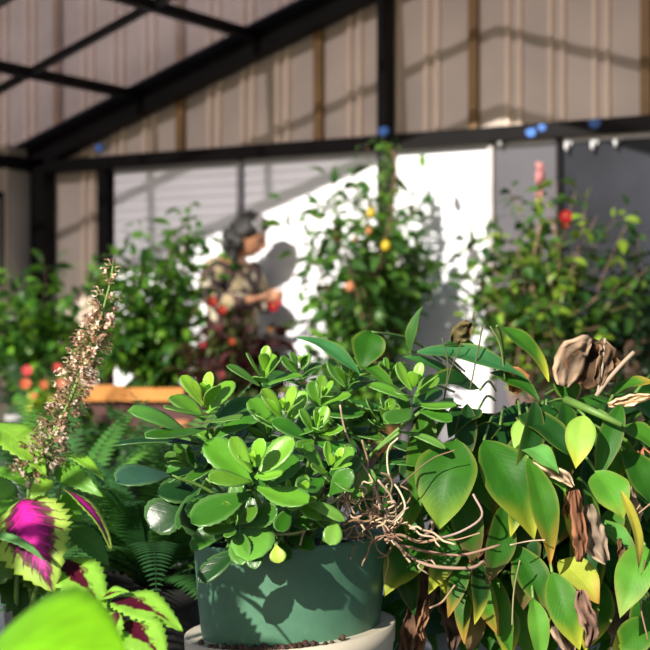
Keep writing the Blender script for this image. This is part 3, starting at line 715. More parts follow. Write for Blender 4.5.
# ------------------------------------------------------------------ broad-leaved plant at right
BP = ground(520, 2.78)
bl = thing('broadleaf_plant', 'large broad-leaved green plant with yellowed and withered leaves right of the pots', 'plant', BP)
add_pot(bl, BP, .17, .40, 'greypot')
BG = (.027, .122, .009); BG2 = (.048, .175, .012); BD = (.013, .065, .010); YL = (.55, .55, .05); OR = (.50, .26, .05); BR = (.20, .10, .06); LG = (.10, .30, .03)
HL = [ # base, tip, width, D0, D1, colour, normal, tip colour
 ((456, 440), (437, 527), 62, 2.30, 2.24, BG, (-.25, .45, 1), (.22, .36, .04)), ((484, 440), (537, 534), 54, 2.32, 2.25, BG, (.15, .4, 1), (.40, .42, .04)),
 ((528, 458), (555, 562), 30, 2.28, 2.22, BG2, (.3, .3, 1), OR), ((596, 472), (624, 516), 40, 2.26, 2.2, LG, (.1, .5, 1), (.3, .4, .06)),
 ((584, 415), (576, 466), 30, 2.26, 2.22, (.32, .55, .08), (-.2, .3, 1), YL), ((520, 415), (572, 450), 36, 2.34, 2.26, BD, (.1, .8, .6), None),
 ((428, 535), (384, 592), 42, 2.36, 2.3, BG, (-.3, .5, 1), (.38, .42, .05)), ((446, 528), (452, 600), 42, 2.38, 2.33, BG2, (-.1, .5, 1), YL),
 ((470, 560), (442, 602), 32, 2.4, 2.36, BG, (.3, .5, 1), BG2), ((512, 545), (552, 616), 34, 2.3, 2.25, BG, (.2, .4, 1), (.35, .3, .1)),
 ((552, 572), (580, 650), 34, 2.24, 2.2, BG2, (-.2, .4, 1), YL), ((645, 545), (621, 614), 38, 2.26, 2.2, LG, (-.2, .4, 1), (.3, .4, .1)),
 ((533, 598), (542, 665), 22, 2.24, 2.2, LG, (.2, .4, 1), None), ((418, 352), (528, 370), 26, 2.42, 2.34, (.04, .16, .05), (-.1, .9, .7), None),
 ((497, 326), (553, 374), 26, 2.42, 2.36, BG2, (.4, .7, .6), YL), ((478, 348), (443, 342), 14, 2.4, 2.4, BD, (0, .8, .6), None),
 ((500, 495), (485, 562), 42, 2.4, 2.36, (.30, .32, .04), (.1, .3, 1), (.25, .10, .06)), ((566, 488), (579, 556), 24, 2.34, 2.3, YL, (.4, .3, 1), OR),
 ((410, 352), (419, 306), 13, 2.42, 2.4, (.05, .15, .03), (-.7, .2, .8), None), ((372, 332), (362, 368), 34, 2.4, 2.36, BG, (.1, .5, 1), None),
 ((360, 375), (298, 330), 18, 2.36, 2.42, (.05, .2, .06), (.1, .9, .7), None), ((395, 392), (345, 352), 16, 2.34, 2.4, BG2, (.2, .8, .7), None),
 ((408, 420), (382, 372), 14, 2.32, 2.36, BG2, (.6, .5, .6), None), ((610, 395), (655, 378), 20, 2.4, 2.36, BG2, (0, .9, .6), OR),
 ((622, 425), (662, 450), 26, 2.36, 2.3, BG2, (0, .9, .6), None), ((575, 400), (556, 372), 26, 2.42, 2.44, BG, (-.1, .5, 1), None),
 ((480, 390), (424, 378), 34, 2.42, 2.38, BD, (-.1, .9, .6), None), ((478, 410), (448, 432), 32, 2.36, 2.3, BD, (-.3, .8, .7), None),
 ((500, 425), (462, 455), 30, 2.4, 2.36, BD, (-.2, .9, .5), None), ((530, 420), (514, 446), 22, 2.34, 2.3, (.3, .55, .1), (-.4, .4, 1), None),
 ((520, 445), (560, 470), 26, 2.3, 2.26, (.12, .35, .08), (.1, .9, .7), None), ((545, 465), (566, 490), 20, 2.34, 2.3, LG, (.3, .4, 1), None),
 ((625, 450), (655, 505), 36, 2.34, 2.3, BG, (.2, .6, .8), None), ((600, 520), (640, 560), 20, 2.36, 2.3, (.1, .3, .05), (0, .8, .8), BR),
 ((620, 490), (645, 570), 14, 2.22, 2.2, (.45, .42, .05), (.5, .3, .8), BR), ((600, 580), (585, 650), 40, 2.36, 2.32, BG, (-.1, .4, 1), YL),
 ((560, 560), (600, 600), 36, 2.3, 2.24, (.42, .50, .06), (0, .8, .8), OR), ((640, 600), (650, 640), 34, 2.32, 2.3, BG, (0, .5, 1), None),
 ((500, 600), (510, 660), 28, 2.4, 2.36, (.08, .2, .03), (.2, .4, 1), YL), ((532, 540), (522, 610), 30, 2.36, 2.34, BG, (-.3, .3, 1), BR),
 ((455, 385), (405, 352), 22, 2.44, 2.42, (.05, .18, .04), (0, 1, .5), None), ((490, 372), (540, 395), 24, 2.4, 2.34, BG, (0, .9, .6), None),
 ((600, 440), (640, 470), 30, 2.38, 2.34, BG2, (0, .8, .8), None), ((420, 455), (400, 480), 22, 2.42, 2.4, BD, (0, .6, 1), None),
 ((650, 620), (612, 662), 34, 2.3, 2.26, BG2, (0, .5, 1), YL), ((474, 600), (470, 655), 24, 2.5, 2.46, (.2, .16, .06), (.2, .3, 1), BR)]
rr = random.Random(500); st = MB(); gl = MB(); yl = MB()
for i, (a, b, w_, d0, d1, c, nr, c2) in enumerate(HL):
    tgt = yl if c2 in (YL, OR, BR) or c in (YL,) else gl
    hero(tgt, a, b, w_, d0, d1, jit(c, .08, rr), nr, c2, shape='ell', ct=.6, bend=.07, fold=.26, wav=.05, ns=18, curl=.12, edge=(.22, .26, .04), nc=4)
# narrow hanging leaves between the large ones
rn = random.Random(909)
for k in range(46):
    px = rn.uniform(405, 650); py = rn.uniform(395, 600); L = rn.uniform(55, 100); D = rn.uniform(2.30, 2.46)
    dx = rn.uniform(-.45, .45) * L; q = rn.random()
    c = jit(BG if q < .45 else BD if q < .75 else BG2, .2, rn); c2 = rn.choice([None, None, YL, OR, BR, (.25, .30, .03)])
    (yl if c2 in (YL, OR, BR) else gl).leaf(at(px, py, D), at(px + dx, py + L, D - .04), vec(rn.uniform(-.7, .7), rn.uniform(.1, .9), 1), L * rn.uniform(.26, .42) / F * D, c, c2, .65, 'ell', .08, .28, .04, 16, 4, edge=(.20, .18, .05), curl=rn.uniform(0, .2))
# fill: arching stems carrying drooping leaves
for k in range(60):
    px = rr.uniform(395, 675); py = rr.uniform(362, 640) ; D = rr.uniform(2.45, 2.95)
    top = at(px, py, D); s0 = V((BP.x, BP.y, .38)) + V((rr.uniform(-.1, .1), rr.uniform(-.1, .1), 0))
    mid = s0.lerp(top, .5) + UP * rr.uniform(.05, .14); pts = []
    for j in range(11):
        s = j / 10; pts.append((1-s)**2 * s0 + 2*s*(1-s) * mid + s*s * top)
    st.tube(pts, [.0045 - .0002 * j for j in range(11)], 6)
    for j in range(8):
        s = .4 + .6 * j / 7; i = min(9, int(s * 10)); p = pts[i].lerp(pts[i+1], min(1, s * 10 - i))
        az = rr.uniform(0, 2 * PI); out = V((math.cos(az), math.sin(az), 0)); L = rr.uniform(.10, .17)
        d = (out + UP * rr.uniform(-1.4, .1)).normalized()
        q = rr.random(); c = jit(BG if q < .5 else BD if q < .8 else BG2, .25, rr); c2 = YL if rr.random() < .15 else None
        (yl if c2 else gl).leaf(p, p + d * L, UP + out * .5 + vec(0, 0, .4), L * rr.uniform(.36, .5), c, c2, shape='ell', bend=.1, fold=.2, wav=.02, ns=8, nc=2, curl=.12)
for (a, b, w_, d0, d1, c, nr, c2) in HL[:34]:   # leaf stalks back into the clump
    p = at(a[0], a[1], d0); q = V((BP.x, BP.y, .75)).lerp(p, .55) + UP * .01 + FWD * .05; st.tube(smooth([p, p.lerp(q, .5) + UP * .015, q]), .0022, 5)
st.tube([at(566, 400, 2.32), at(590, 410, 2.28), at(622, 425, 2.26)], [.007, .006, .0045], 8)
st.build('stems', MT['greenstem'], bl)
gl.build('foliage', MT['broad'], bl); yl.build('yellowed_foliage', MT['broad'], bl)
# withered bits
def withered(pts, w_, D, c, n=10, name='withered_leaf', lab=None):
    m = MB(); P = smooth([at(x, y, D + .01 * math.sin(3 * i)) for i, (x, y) in enumerate(pts)], 4)
    r0 = random.Random(pts[0][0]); prev = None
    for i, p in enumerate(P):
        s = i / (len(P) - 1); a = (P[min(i+1, len(P)-1)] - P[max(i-1, 0)]).normalized(); sd = a.cross(vec(0, 0, 1)).normalized()
        ww = w_ / F * D / 2 * (.3 + math.sin(PI * min(1, s * .9 + .08)))
        US = [q / 5 for q in range(-5, 6)]
        row = []
        for u in US:
            z_ = noise.noise(V((u * 2.2, s * 5, D * 9 + pts[0][0])))
            row.append(m.vert(p + sd * ww * u * (1 + .35 * noise.noise(V((s * 7, u > 0, pts[0][1])))) + vec(0, 0, 1) * (ww * .9 * abs(u) ** 1.5 * math.sin(s * 3 + pts[0][0]) * .5 + .018 * z_),
                tuple(h * (1 + 1.3 * z_ + 1.0 * (abs(u) > .75)) for h in c), (u * .5 + .5, s)))
        if prev:
            for j in range(10): m.face(prev[j], prev[j+1], row[j+1], row[j])
        prev = row
    return m.build(name, MT['dry'], bl, solid=.0008)
o = withered([(563, 386), (568, 368), (577, 350), (590, 338)], 24, 2.37, (.26, .18, .12)); o['label'] = 'pale curled edge of the big dry leaf'
withered([(578, 384), (586, 368), (594, 352), (598, 340)], 44, 2.39, (.085, .045, .022))
withered([(598, 384), (603, 366), (607, 350), (600, 340)], 14, 2.36, (.13, .08, .045))
withered([(588, 505), (590, 525), (596, 545), (606, 562)], 22, 2.26, (.24, .18, .13))
withered([(575, 490), (578, 520), (581, 545), (579, 562)], 12, 2.24, (.16, .07, .035))
withered([(580, 590), (584, 610), (592, 628), (588, 648)], 14, 2.2, (.17, .10, .07))
withered([(418, 565), (422, 590), (418, 612), (416, 630)], 22, 2.45, (.09, .055, .035))
withered([(440, 590), (450, 610), (455, 630), (452, 650)], 18, 2.48, (.07, .045, .03))
withered([(500, 520), (492, 540), (478, 562), (474, 575)], 16, 2.32, (.14, .06, .04))
withered([(608, 590), (616, 610), (622, 630), (618, 650)], 28, 2.4, (.12, .085, .06))
withered([(532, 462), (548, 470), (566, 478), (572, 486)], 10, 2.28, (.40, .30, .20))
withered([(608, 405), (622, 402), (640, 398), (655, 396)], 8, 2.34, (.60, .42, .24))
withered([(545, 608), (556, 622), (566, 640), (572, 655)], 16, 2.42, (.20, .14, .10))
for k in range(16):
    x0, y0 = rn.uniform(405, 648), rn.uniform(470, 610); h = rn.uniform(28, 60); b = rn.uniform(-8, 8)
    withered([(x0, y0), (x0 + b * .4, y0 + h * .4), (x0 + b, y0 + h * .75), (x0 + b * .6, y0 + h)], rn.uniform(6, 16), rn.uniform(2.28, 2.44), jit(rn.choice([(.16, .08, .04), (.24, .16, .11), (.09, .05, .03)]), .2, rn))
o = withered([(470, 322), (464, 330), (458, 338), (455, 346)], 15, 2.4, (.10, .08, .03)); o['label'] = 'small dark dried leaf standing on its stalk'
withered([(505, 372), (518, 380), (512, 392)], 18, 2.38, (.25, .10, .04))
for pts, w_, c in (([(596, 396), (608, 380), (622, 364), (634, 352)], .0035, (.42, .33, .24)), ([(597, 395), (602, 370), (605, 338)], .002, (.45, .36, .28)),
  ([(472, 320), (474, 312)], .001, BR), ([(462, 340), (458, 352), (450, 372), (444, 400)], .0011, (.12, .1, .05)),
  ([(490, 326), (500, 345), (505, 380)], .0014, (.15, .2, .06)), ([(483, 325), (478, 350), (470, 390)], .0014, (.13, .13, .06)),
  ([(442, 338), (448, 365), (444, 400)], .0012, (.10, .12, .05)), ([(400, 545), (430, 552), (462, 555), (500, 545)], .0022, (.36, .22, .15)),
  ([(392, 540), (410, 556), (432, 566), (470, 568), (485, 560)], .0026, (.42, .28, .20)), ([(400, 548), (405, 556), (410, 562)], .0018, TAN[1]),
  ([(432, 540), (460, 532), (482, 516), (473, 494)], .0018, (.45, .33, .28)), ([(430, 532), (452, 540), (480, 533)], .0012, TAN[0]),
  ([(418, 540), (432, 530), (432, 522)], .0024, (.32, .2, .15)), ([(436, 566), (430, 560), (418, 566), (428, 574)], .0014, TAN[1]),
  ([(455, 585), (442, 602), (430, 608)], .0016, TAN[0]), ([(510, 545), (530, 541), (545, 540)], .0011, TAN[3]), ([(455, 450), (430, 460), (398, 487)], .0009, TAN[2]),
  ([(640, 505), (632, 518), (655, 500)], .0013, TAN[0]), ([(520, 560), (514, 590), (512, 625)], .0012, (.3, .28, .15)), ([(645, 560), (640, 600), (648, 640)], .0013, TAN[2])):
    m = MB(); m.tube(smooth([at(x, y, 2.22 + .015 * math.sin(i * 2)) if y > 430 else at(x, y, 2.36) for i, (x, y) in enumerate(pts)]), w_, 6, c)
    m.build('dried_stem', MT['root'], bl)

# ------------------------------------------------------------------ fern behind, left
b0 = ground(150, 2.95); t = thing('potted_fern', 'dark green sword fern in shade left of the green pot', 'fern', b0)
add_pot(t, b0, .13, .40, 'blackpot')
fern(t, V((b0.x, b0.y, .39)), 40, .46, .0, [(.05, .16, .03), (.035, .12, .03), (.09, .24, .04)], seed=14, pin=.052, np_=30, up=1.2)

b0 = ground(60, 3.5); t = thing('potted_fern', 'paler green sword fern behind the coleus, further back than the dark fern', 'fern', b0)
add_pot(t, b0, .14, .40, 'blackpot')
fern(t, V((b0.x, b0.y, .39)), 40, .48, .0, [(.06, .18, .03), (.045, .15, .03), (.10, .26, .04)], seed=15, pin=.055, np_=28, up=1.15)
b0 = ground(190, 3.7); t = thing('potted_fern', 'shaded green fern behind the fleshy plant', 'fern', b0)
add_pot(t, b0, .14, .34, 'blackpot')
fern(t, V((b0.x, b0.y, .33)), 34, .50, .0, [(.05, .15, .03), (.04, .12, .03)], seed=16, pin=.055, np_=26, up=1.15)

nb = RIGHT * -1.02 + FWD * 1.12
shrub('potted_shrub', 'leafy potted shrub added out of view beside the viewer, shading the fern and green pot', 'shrub', (nb.x, nb.y, 0), (nb.x, nb.y, .98), (.20, .28), 26, 14, .06, G1, seed=61, inner=.1)  # unseen shrub, added to cast shade on the fern and the pot's left side

# ------------------------------------------------------------------ coleus at left
b0 = ground(8, 2.0); cl = thing('coleus', 'coleus with one magenta-centred leaf and a tall dried flower spike', 'potted plant', b0)
add_pot(cl, b0, .13, .33, 'terracotta')
LIME = (.32, .56, .07); LIM2 = (.18, .42, .05)
m = MB(); hero(m, (22, 500), (50, 588), 84, 1.92, 1.84, LIME, (-.15, .7, 1), shape='ov', tooth=.10, ns=26, nc=4, fold=.08, wav=.035, curl=.1)
m.build('magenta_leaf', MT['coleus'], cl, solid=.0006)
m = MB(); hero(m, (60, 488), (114, 547), 26, 1.92, 1.86, LIME, (.75, .6, .3), shape='ov', tooth=.08, ns=22, fold=.2, wav=.03, curl=.05)
m.build('purple_leaf', MT['coleus'], cl, solid=.0006)
m = MB()
for a, b, w_, d0, d1, c, nr in (((-8, 425), (46, 470), 44, 1.98, 1.9, LIME, (.2, .8, .6)), ((50, 458), (22, 472), 26, 1.94, 1.92, LIM2, (0, .8, .8)),
  ((62, 454), (104, 476), 20, 1.96, 1.92, LIME, (.3, .8, .4)), ((55, 466), (100, 494), 24, 1.96, 1.9, LIM2, (-.2, .5, 1)),
  ((52, 480), (30, 498), 22, 1.92, 1.9, LIME, (0, .8, .7)), ((-12, 535), (45, 556), 15, 1.86, 1.82, (.25, .5, .2), (0, 1, .35)),
  ((55, 498), (82, 520), 30, 1.96, 1.94, LIM2, (.2, .7, .8)), ((-5, 470), (30, 485), 20, 1.96, 1.94, LIM2, (0, .9, .5)),
  ((10, 500), (-20, 530), 40, 1.95, 1.9, LIM2, (-.3, .8, .7)), ((30, 505), (60, 530), 26, 2.0, 1.98, (.12, .28, .04), (.1, .7, .8)),
  ((20, 545), (-15, 590), 50, 1.96, 1.92, (.10, .22, .03), (0, .8, .9)), ((70, 525), (110, 565), 28, 2.0, 1.98, (.12, .3, .05), (.2, .7, .8)),
 ((20, 560), (60, 600), 40, 1.98, 1.96, (.12, .25, .03), (.2, .7, .8))):
    hero(m, a, b, w_, d0, d1, c, nr, shape='ov', tooth=.10, ns=20, fold=.15, wav=.03, curl=.08)
hero(m, (60, 570), (20, 560), 50, 1.95, 1.93, (.05, .14, .02), (0, .6, 1), shape='ov', tooth=.1); hero(m, (40, 600), (-10, 570), 60, 1.99, 1.95, (.05, .14, .02), (0, .6, 1), shape='ov', tooth=.1); hero(m, (10, 480), (-20, 500), 50, 1.99, 1.95, (.05, .14, .02), (0, .6, 1), shape='ov', tooth=.1)
m.build('lime_leaves', MT['bright'], cl, solid=.0005)
for a, b, w_, d0, d1, nr in (((60, 560), (106, 612), 52, 1.9, 1.84, (.2, .8, .8)), ((112, 600), (182, 626), 44, 1.86, 1.8, (.2, .9, .7)), ((124, 622), (166, 662), 50, 1.82, 1.76, (.1, .8, .8)),
  ((70, 590), (98, 650), 30, 1.84, 1.8, (-.2, .6, 1)), ((118, 612), (95, 668), 36, 1.8, 1.78, (-.2, .7, .9)), ((100, 600), (128, 590), 20, 1.86, 1.84, (0, .9, .5))):
    m = MB(); hero(m, a, b, w_, d0, d1, LIME, nr, shape='ov', tooth=.09, ns=22, fold=.12, wav=.03, curl=.08); m.build('wine_spotted_leaf', MT['wine'], cl, solid=.0005)
m = MB(); sp0 = V((b0.x, b0.y, .31))
for tgt in ((30, 474, 1.95), (22, 500, 1.92), (60, 488, 1.92), (112, 600, 1.86), (60, 560, 1.9), (50, 458, 1.95), (-8, 430, 1.98)):
    q = at(*tgt); mid = sp0.lerp(q, .6) + UP * .03; m.tube([sp0 + V((R.uniform(-.03, .03), R.uniform(-.03, .03), 0)), mid, q], [.004, .0035, .0025], 6)
m.build('stems', MT['greenstem'], cl)
# flower spike
SP = [(26, 480), (42, 452), (58, 425), (72, 395), (84, 362), (93, 338), (103, 310), (109, 288), (113, 266)]
def sp(s):
    f = s * (len(SP) - 1); i = min(len(SP) - 2, int(f)); g = f - i
    return SP[i][0] * (1-g) + SP[i+1][0] * g, SP[i][1] * (1-g) + SP[i+1][1] * g
rr = random.Random(66); m = MB(); DS = 1.93
m.tube([at(x, y, DS) for x, y in SP], [.0028 - .0002 * i for i in range(9)], 7, (.28, .42, .12))
fs = m.build('flower_spike', MT['bloom'], cl)
m = MB()
whorls = [1.0, .93, .83] + [.745 - .0235 * k for k in range(32)]
for wi, s in enumerate(whorls):
    x, y = sp(max(0, s)); c = at(x, y, DS); x2, y2 = sp(max(0, min(1, s + .02))); ax = (at(x2, y2, DS) - at(*sp(max(0, s - .02)), DS)).normalized()
    e = ax.orthogonal().normalized(); g = ax.cross(e); nfl = 4 if wi == 0 else 8 if wi < 3 else 15
    rad = .007 if wi == 0 else (.0105 if wi == 1 else .018 if wi == 2 else .017 + .004 * rr.random() + .006 * (1 - s))
    for k in range(nfl):
        th = rr.uniform(0, 2 * PI); d = (e * math.cos(th) + g * math.sin(th)); rr_ = rad * rr.uniform(.45, 1.1)
        q = c + d * rr_ + ax * rr.uniform(-.008, .008) + UP * .001
        young = max(0, min(1, s * 1.6)); cc = rr.choice([(.42, .29, .20), (.56, .44, .33), (.26, .15, .10), (.60, .47, .40), (.20, .12, .07)])
        dk = 1.0 + .9 * young; cc = tuple(h * dk for h in cc)
        m.tube([c + ax * rr.uniform(-.004, .004), q], .0006, 4, (.3, .3, .12))
        # bell-shaped calyx: two small lips
        dd = (d + UP * rr.uniform(-.5, .4)).normalized(); ln = rr.uniform(.005, .009)
        m.leaf(q - dd * .002, q + dd * ln, UP, ln * .85, jit(cc, .25, rr), ns=3, nc=1, fold=.5, bend=.2, shape='obo')
        m.leaf(q - dd * .002, q + dd * ln * .8 - UP * .0025, -UP, ln * .7, jit(cc, .25, rr), ns=3, nc=1, fold=.5, bend=.2)
        if rr.random() < .3: m.blob(q, .0022, jit(cc, .2, rr), 5)
m.build('blossoms', MT['bloom'], fs)

# big out-of-focus leaf in front
b0 = ground(-15, 1.22); t = thing('bright_leaf_plant', 'blurred bright lime leaf nearest the viewer at lower left', 'plant', b0)
add_pot(t, b0, .09, .28, 'terracotta')
m = MB(); hero(m, (-30, 668), (134, 672), 190, 1.10, 1.02, (.26, .56, .015), (-.05, 1, .62), shape='ov', bend=.13, fold=.05, ns=20, tooth=.02, nc=4)
hero(m, (-20, 690), (60, 760), 90, 1.12, 1.05, (.3, .55, .03), (.1, 1, .5), shape='ov'); hero(m, (-25, 670), (-90, 610), 80, 1.12, 1.1, (.3, .55, .03), (-.1, 1, .5), shape='ov')
m.build('leaves', MT['bright'], t, solid=.0006)
m = MB(); q = at(-22, 669, 1.10); m.tube([V((b0.x, b0.y, .26)), V((b0.x, b0.y, .45)), q], .0035, 6); m.build('stem', MT['greenstem'], t)

# ------------------------------------------------------------------ person
PD = 10.42; pb = ground(232, PD)
FACE = (RIGHT * .80 - FWD * .60).normalized(); LEFT = UP.cross(FACE)
person = thing('person', 'person with dark greying hair in a patterned brown shawl, head bowed, holding a cup', 'person', pb)
def pl(x, y, z): return V((pb.x, pb.y, 0)) + FACE * x * 1.12 + LEFT * y * 1.22 + UP * z * .972
HF = (RIGHT * .97 - FWD * .22).normalized(); HLF = UP.cross(HF); HP = V((.085, 0, 1.50))
def ph(x, y, z):   # the head, turned further round than the chest
    x, y, z = x - HP.x, y, z - HP.z
    return pl(*HP) + (HF * (x + .01) + HLF * y + UP * z) * 1.16
def skin_mesh(verts, edges, radii, sub=1):
    me = bpy.data.meshes.new('tmp'); me.from_pydata(verts, edges, []); o = bpy.data.objects.new('tmp', me); col.objects.link(o)
    sk = o.modifiers.new('s', 'SKIN'); 
    for i, r in enumerate(radii):
        r = r if hasattr(r, '__len__') else (r, r)
        me.skin_vertices[0].data[i].radius = r
    me.skin_vertices[0].data[0].use_root = True
    sd = o.modifiers.new('d', 'SUBSURF'); sd.levels = sub; sd.render_levels = sub
    dg = bpy.context.evaluated_depsgraph_get(); ev = o.evaluated_get(dg).to_mesh()
    vs = [v.co.copy() for v in ev.vertices]; fs = [tuple(p.vertices) for p in ev.polygons]
    bpy.data.objects.remove(o); return vs, fs
def merged(parts, name, material, voxel, parent, smooth_it=4):
    vs = []; fs = []
    for a, b in parts:
        k = len(vs); vs += [V(p) for p in a]; fs += [tuple(i + k for i in f) for f in b]
    me = bpy.data.meshes.new(name); me.from_pydata(vs, [], fs); o = bpy.data.objects.new(name, me); col.objects.link(o)
    rm = o.modifiers.new('r', 'REMESH'); rm.mode = 'VOXEL'; rm.voxel_size = voxel; rm.use_smooth_shade = True
    sm = o.modifiers.new('m', 'SMOOTH'); sm.iterations = smooth_it; sm.factor = .5
    dg = bpy.context.evaluated_depsgraph_get(); new = bpy.data.meshes.new_from_object(o.evaluated_get(dg))
    bpy.data.objects.remove(o); o0 = root_loc(parent)
    for v in new.vertices: v.co -= o0
    new.materials.clear(); new.materials.append(material); new.polygons.foreach_set('use_smooth', [True] * len(new.polygons))
    ob = bpy.data.objects.new(name, new); col.objects.link(ob); ob.parent = parent; return ob
def sphere(c, sx, sy, sz, tilt=0, fn=None, sub=4):
    bm = bmesh.new(); bmesh.ops.create_icosphere(bm, subdivisions=sub, radius=1)
    out = []; ct, s_ = math.cos(tilt), math.sin(tilt)
    for v in bm.verts:
        p = v.co.copy()
        if fn: p = fn(p)
        x, y, z = p.x * sx, p.y * sy, p.z * sz
        x, z = x * ct + z * s_, -x * s_ + z * ct       # tilt forward/down
        out.append((ph if c[2] > 1.4 else pl)(c[0] + x, c[1] + y, c[2] + z))
    f = [tuple(v.index for v in fc.verts) for fc in bm.faces]; bm.free(); return out, f
def gauss(d2, s): return math.exp(-d2 / (2 * s * s))
def headfn(p):
    q = p.copy(); f = max(0, p.x)
    if p.z < 0: q.y *= 1 - .28 * (-p.z) * (.4 + .6 * abs(p.x)); q.x *= 1 + (.02 if p.x > 0 else -.25) * (-p.z)
    q.x += .30 * gauss(p.y**2 * 1.6 + (p.z + .18)**2, .11) * (f > .3)          # nose
    q.x += .12 * gauss(p.y**2 * 2 + (p.z - .02)**2, .12) * (f > .3)           # bridge
    q.x += .08 * gauss(p.y**2 * .5 + (p.z - .22)**2, .14) * (f > .3)          # brow
    for s in (-1, 1):
        q.x -= .13 * gauss((p.y - s * .36)**2 + (p.z - .02)**2, .13) * (f > .3)  # sockets
        q.x += .05 * gauss((p.y - s * .40)**2 + (p.z + .3)**2, .16) * (f > .3)   # cheek
    q.x += .10 * gauss(p.y**2 + (p.z + .48)**2, .09) * (f > .2)               # lips
    q.x += .14 * gauss(p.y**2 + (p.z + .80)**2, .15)                          # chin
    return q
HC = (.115, 0, 1.545); TILT = math.radians(24)
spine = [(0,0,.92),(0,0,1.04),(0,0,1.2),(.0,0,1.34),(.035,0,1.42),(.075,0,1.485),(.10,0,1.54)]
verts = [pl(*p) for p in spine]; rad = [(.13,.10),(.115,.09),(.13,.10),(.12,.09),(.06,.06),(.05,.05),(.05,.05)]
edges = [(i, i+1) for i in range(6)]
def chain(start, pts, rs):
    k = start
    for p, r in zip(pts, rs):
        verts.append(pl(*p)); rad.append(r); edges.append((k, len(verts) - 1)); k = len(verts) - 1
    return k
for s in (-1, 1):
    chain(0, [(0, s*.09, .86), (.01, s*.10, .5), (-.01, s*.10, .1), (.0, s*.10, .05)], [.085, .055, .038, .035])
    hand_end = (.33, s*.035, 1.13) if s > 0 else (.36, s*.03, 1.12)
    chain(3, [(-.01, s*.15, 1.34), (.03, s*.21, 1.12), (.16, s*.16, 1.08), (hand_end[0]-.09, s*.07, hand_end[2]-.01)], [.055, .042, .035, .024])
parts = [skin_mesh([tuple(v) for v in verts], edges, rad, 2), sphere(HC, .098, .078, .118, TILT, headfn, 5)]
for s in (-1, 1):   # ears, hands, feet
    parts.append(sphere((HC[0] - .008, s * .078, HC[2] - .005), .022, .010, .032, TILT, None, 2))
    hx, hy, hz = ((.33, .045, 1.13) if s > 0 else (.355, -.045, 1.125))
    wv = [pl(hx - .09, s*.07, hz - .01), pl(hx - .05, hy + s*.012, hz), pl(hx - .01, hy + s*.008, hz + .005)]
    parts.append(skin_mesh([tuple(v) for v in wv], [(0,1),(1,2)], [(.024,.018),(.034,.017),(.036,.014)], 1))
    for fi, (dz, L) in enumerate(((.030, .060), (.012, .068), (-.008, .064), (-.026, .050))):
        a = (hx - .005, hy + s*.006, hz + dz); b = (hx + L*.5, hy - s*.002, hz + dz + .004); c = (hx + L*.82, hy - s*.022, hz + dz); d = (hx + L*.8, hy - s*.042, hz + dz)
        parts.append(skin_mesh([tuple(pl(*q)) for q in (a, b, c, d)], [(0,1),(1,2),(2,3)], [.0095, .0088, .008, .007], 1))
    th = [(hx - .045, hy, hz + .02), (hx - .015, hy - s*.022, hz + .045), (hx + .018, hy - s*.036, hz + .048)]
    parts.append(skin_mesh([tuple(pl(*q)) for q in th], [(0,1),(1,2)], [.012, .0105, .009], 1))
merged(parts, 'body', MT['skin'], .006, person, 2)
# jacket / shawl
jv = [(0,0,.80),(0,0,.95),(0,0,1.12),(-.005,0,1.28),(.0,0,1.37),(.035,0,1.425)]
verts = [pl(*p) for p in jv]; rad = [(.22,.19),(.21,.17),(.20,.16),(.19,.15),(.15,.12),(.085,.085)]; edges = [(i, i+1) for i in range(5)]
for s in (-1, 1): chain(3, [(-.01, s*.16, 1.32), (.02, s*.225, 1.12), (.14, s*.17, 1.07), (.225, s*.09, 1.10)], [.10, .095, .085, .06])
merged([skin_mesh([tuple(v) for v in verts], edges, rad, 2)], 'shawl', MT['cloth'], .010, person, 6)
# trousers
verts = [pl(0,0,.90)]; rad = [(.16,.13)]; edges = []
for s in (-1, 1): chain(0, [(0, s*.095, .80), (.01, s*.105, .5), (-.01, s*.105, .10)], [.105, .08, .065])
merged([skin_mesh([tuple(v) for v in verts], edges, rad, 2)], 'trousers', MT['trouser'], .012, person, 6)
for s in (-1, 1):
    a = skin_mesh([tuple(pl(*q)) for q in ((-.05, s*.105, .045), (.03, s*.105, .045), (.12, s*.11, .035), (.17, s*.112, .03))], [(0,1),(1,2),(2,3)], [(.042,.042),(.045,.045),(.042,.033),(.03,.028)], 2)
    merged([a], 'shoe', MT['shoe'], .008, person, 2)
# hair: curly clumps over crown, back and nape
rr = random.Random(12); hp = []; gpz = []
def hairdo(n, test, lst, r0, r1, k_out=1.02):
    c = 0
    while c < n:
        p = V((rr.gauss(0, 1), rr.gauss(0, 1), rr.gauss(0, 1))).normalized()
        if not test(p): continue
        x, y, z = p.x * .102 * k_out, p.y * .086 * k_out, p.z * .122 * k_out; ct, s_ = math.cos(TILT), math.sin(TILT)
        x, z = x * ct + z * s_, -x * s_ + z * ct; r = rr.uniform(r0, r1)
        lst.append(sphere((HC[0] + x, HC[1] + y, HC[2] + z), r, r, r * 1.2, 0, None, 1)); c += 1
hairdo(210, lambda p: (p.x < .15 + .35 * p.z) and p.z > -.75 or p.z > .72, hp, .016, .036)
for k in range(75):   # fuller mass at the nape
    a = rr.uniform(-1, 1); hp.append(sphere((HC[0] - .105 + rr.uniform(-.035, .03), a * .075, HC[2] - .05 + rr.uniform(-.085, .08)), .03, .03, .035, 0, None, 1))
hair = merged(hp, 'hair', MT['hair'], .008, person, 1)
hairdo(26, lambda p: .0 < p.x < .62 and .35 < p.z < .9, gpz, .012, .018, 1.2)
merged(gpz, 'grey_streak', MT['greyhair'], .006, person, 1)
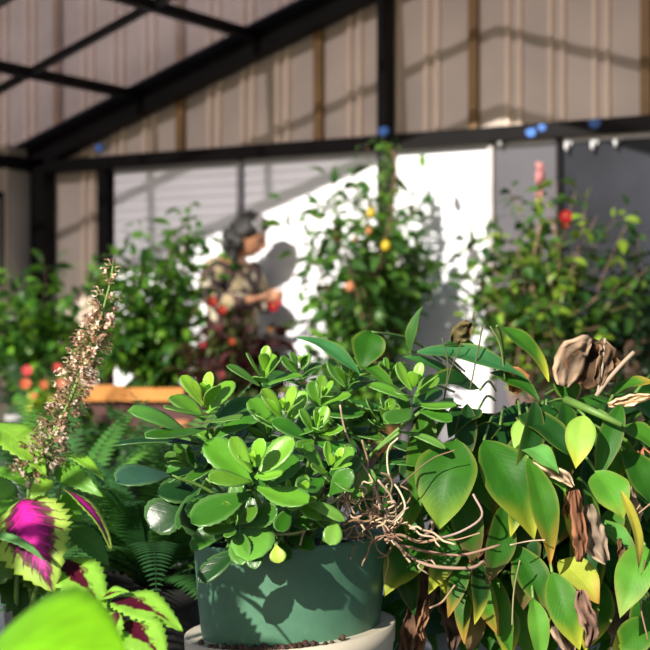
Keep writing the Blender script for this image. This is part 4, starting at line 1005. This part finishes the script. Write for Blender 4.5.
for s in (-1, 1):
    e = sphere((HC[0] + .086, s * .030, HC[2] - .028), .011, .012, .009, TILT, None, 3)
    m = MB(); k0 = [m.vert(p) for p in e[0]]
    for f in e[1]: m.face(*f)
    m.build('eye', MT['eye'], person)
e = sphere((HC[0] + .062, 0, HC[2] - .092), .014, .022, .008, TILT, None, 3); m = MB(); [m.vert(p) for p in e[0]]; [m.face(*f) for f in e[1]]; m.build('lips', MT['lip'], person)
t = thing('cup', 'small white cup held in the hands of the person', 'cup', pl(.375, 0, 1.095)); m = MB()
m.lathe([(.022, 0), (.024, .003), (.030, .075), (.032, .08), (.029, .08), (.022, .01)], pl(.375, 0, 1.095), 24); m.build('cup_body', MT['cup'], t)

# ------------------------------------------------------------------ light, sky, camera
sun = bpy.data.lights.new('sun', 'SUN'); sun.energy = 5.6; sun.angle = math.radians(.6); sun.color = (1, .93, .82)
so = bpy.data.objects.new('sun', sun); col.objects.link(so)
so.rotation_euler = V((.02, 1, -.51)).to_track_quat('-Z', 'Y').to_euler(); so.location = (-3, -6, 6)
wd = bpy.data.worlds.new('sky'); bpy.context.scene.world = wd; wd.use_nodes = True; nt = wd.node_tree; bg = nt.nodes['Background']
sk = nt.nodes.new('ShaderNodeTexSky'); sk.sky_type = 'NISHITA'; sk.sun_disc = False; sk.sun_elevation = math.radians(27); sk.sun_rotation = math.radians(180)
nt.links.new(sk.outputs[0], bg.inputs[0]); bg.inputs[1].default_value = .075
cam = bpy.data.cameras.new('camera'); co = bpy.data.objects.new('camera', cam); col.objects.link(co)
co.location = EYE; co.rotation_euler = (PI / 2, 0, TH); cam.sensor_width = 36; cam.lens = F / 650 * 36
cam.dof.use_dof = True; cam.dof.focus_distance = 2.2; cam.dof.aperture_fstop = 6.8
cam.clip_start = .02; cam.clip_end = 200
s = bpy.context.scene; s.camera = co
s.view_settings.view_transform = 'Standard'; s.view_settings.look = 'None'; s.view_settings.gamma = 1; s.view_settings.use_curve_mapping = False
s.view_settings.exposure = .38
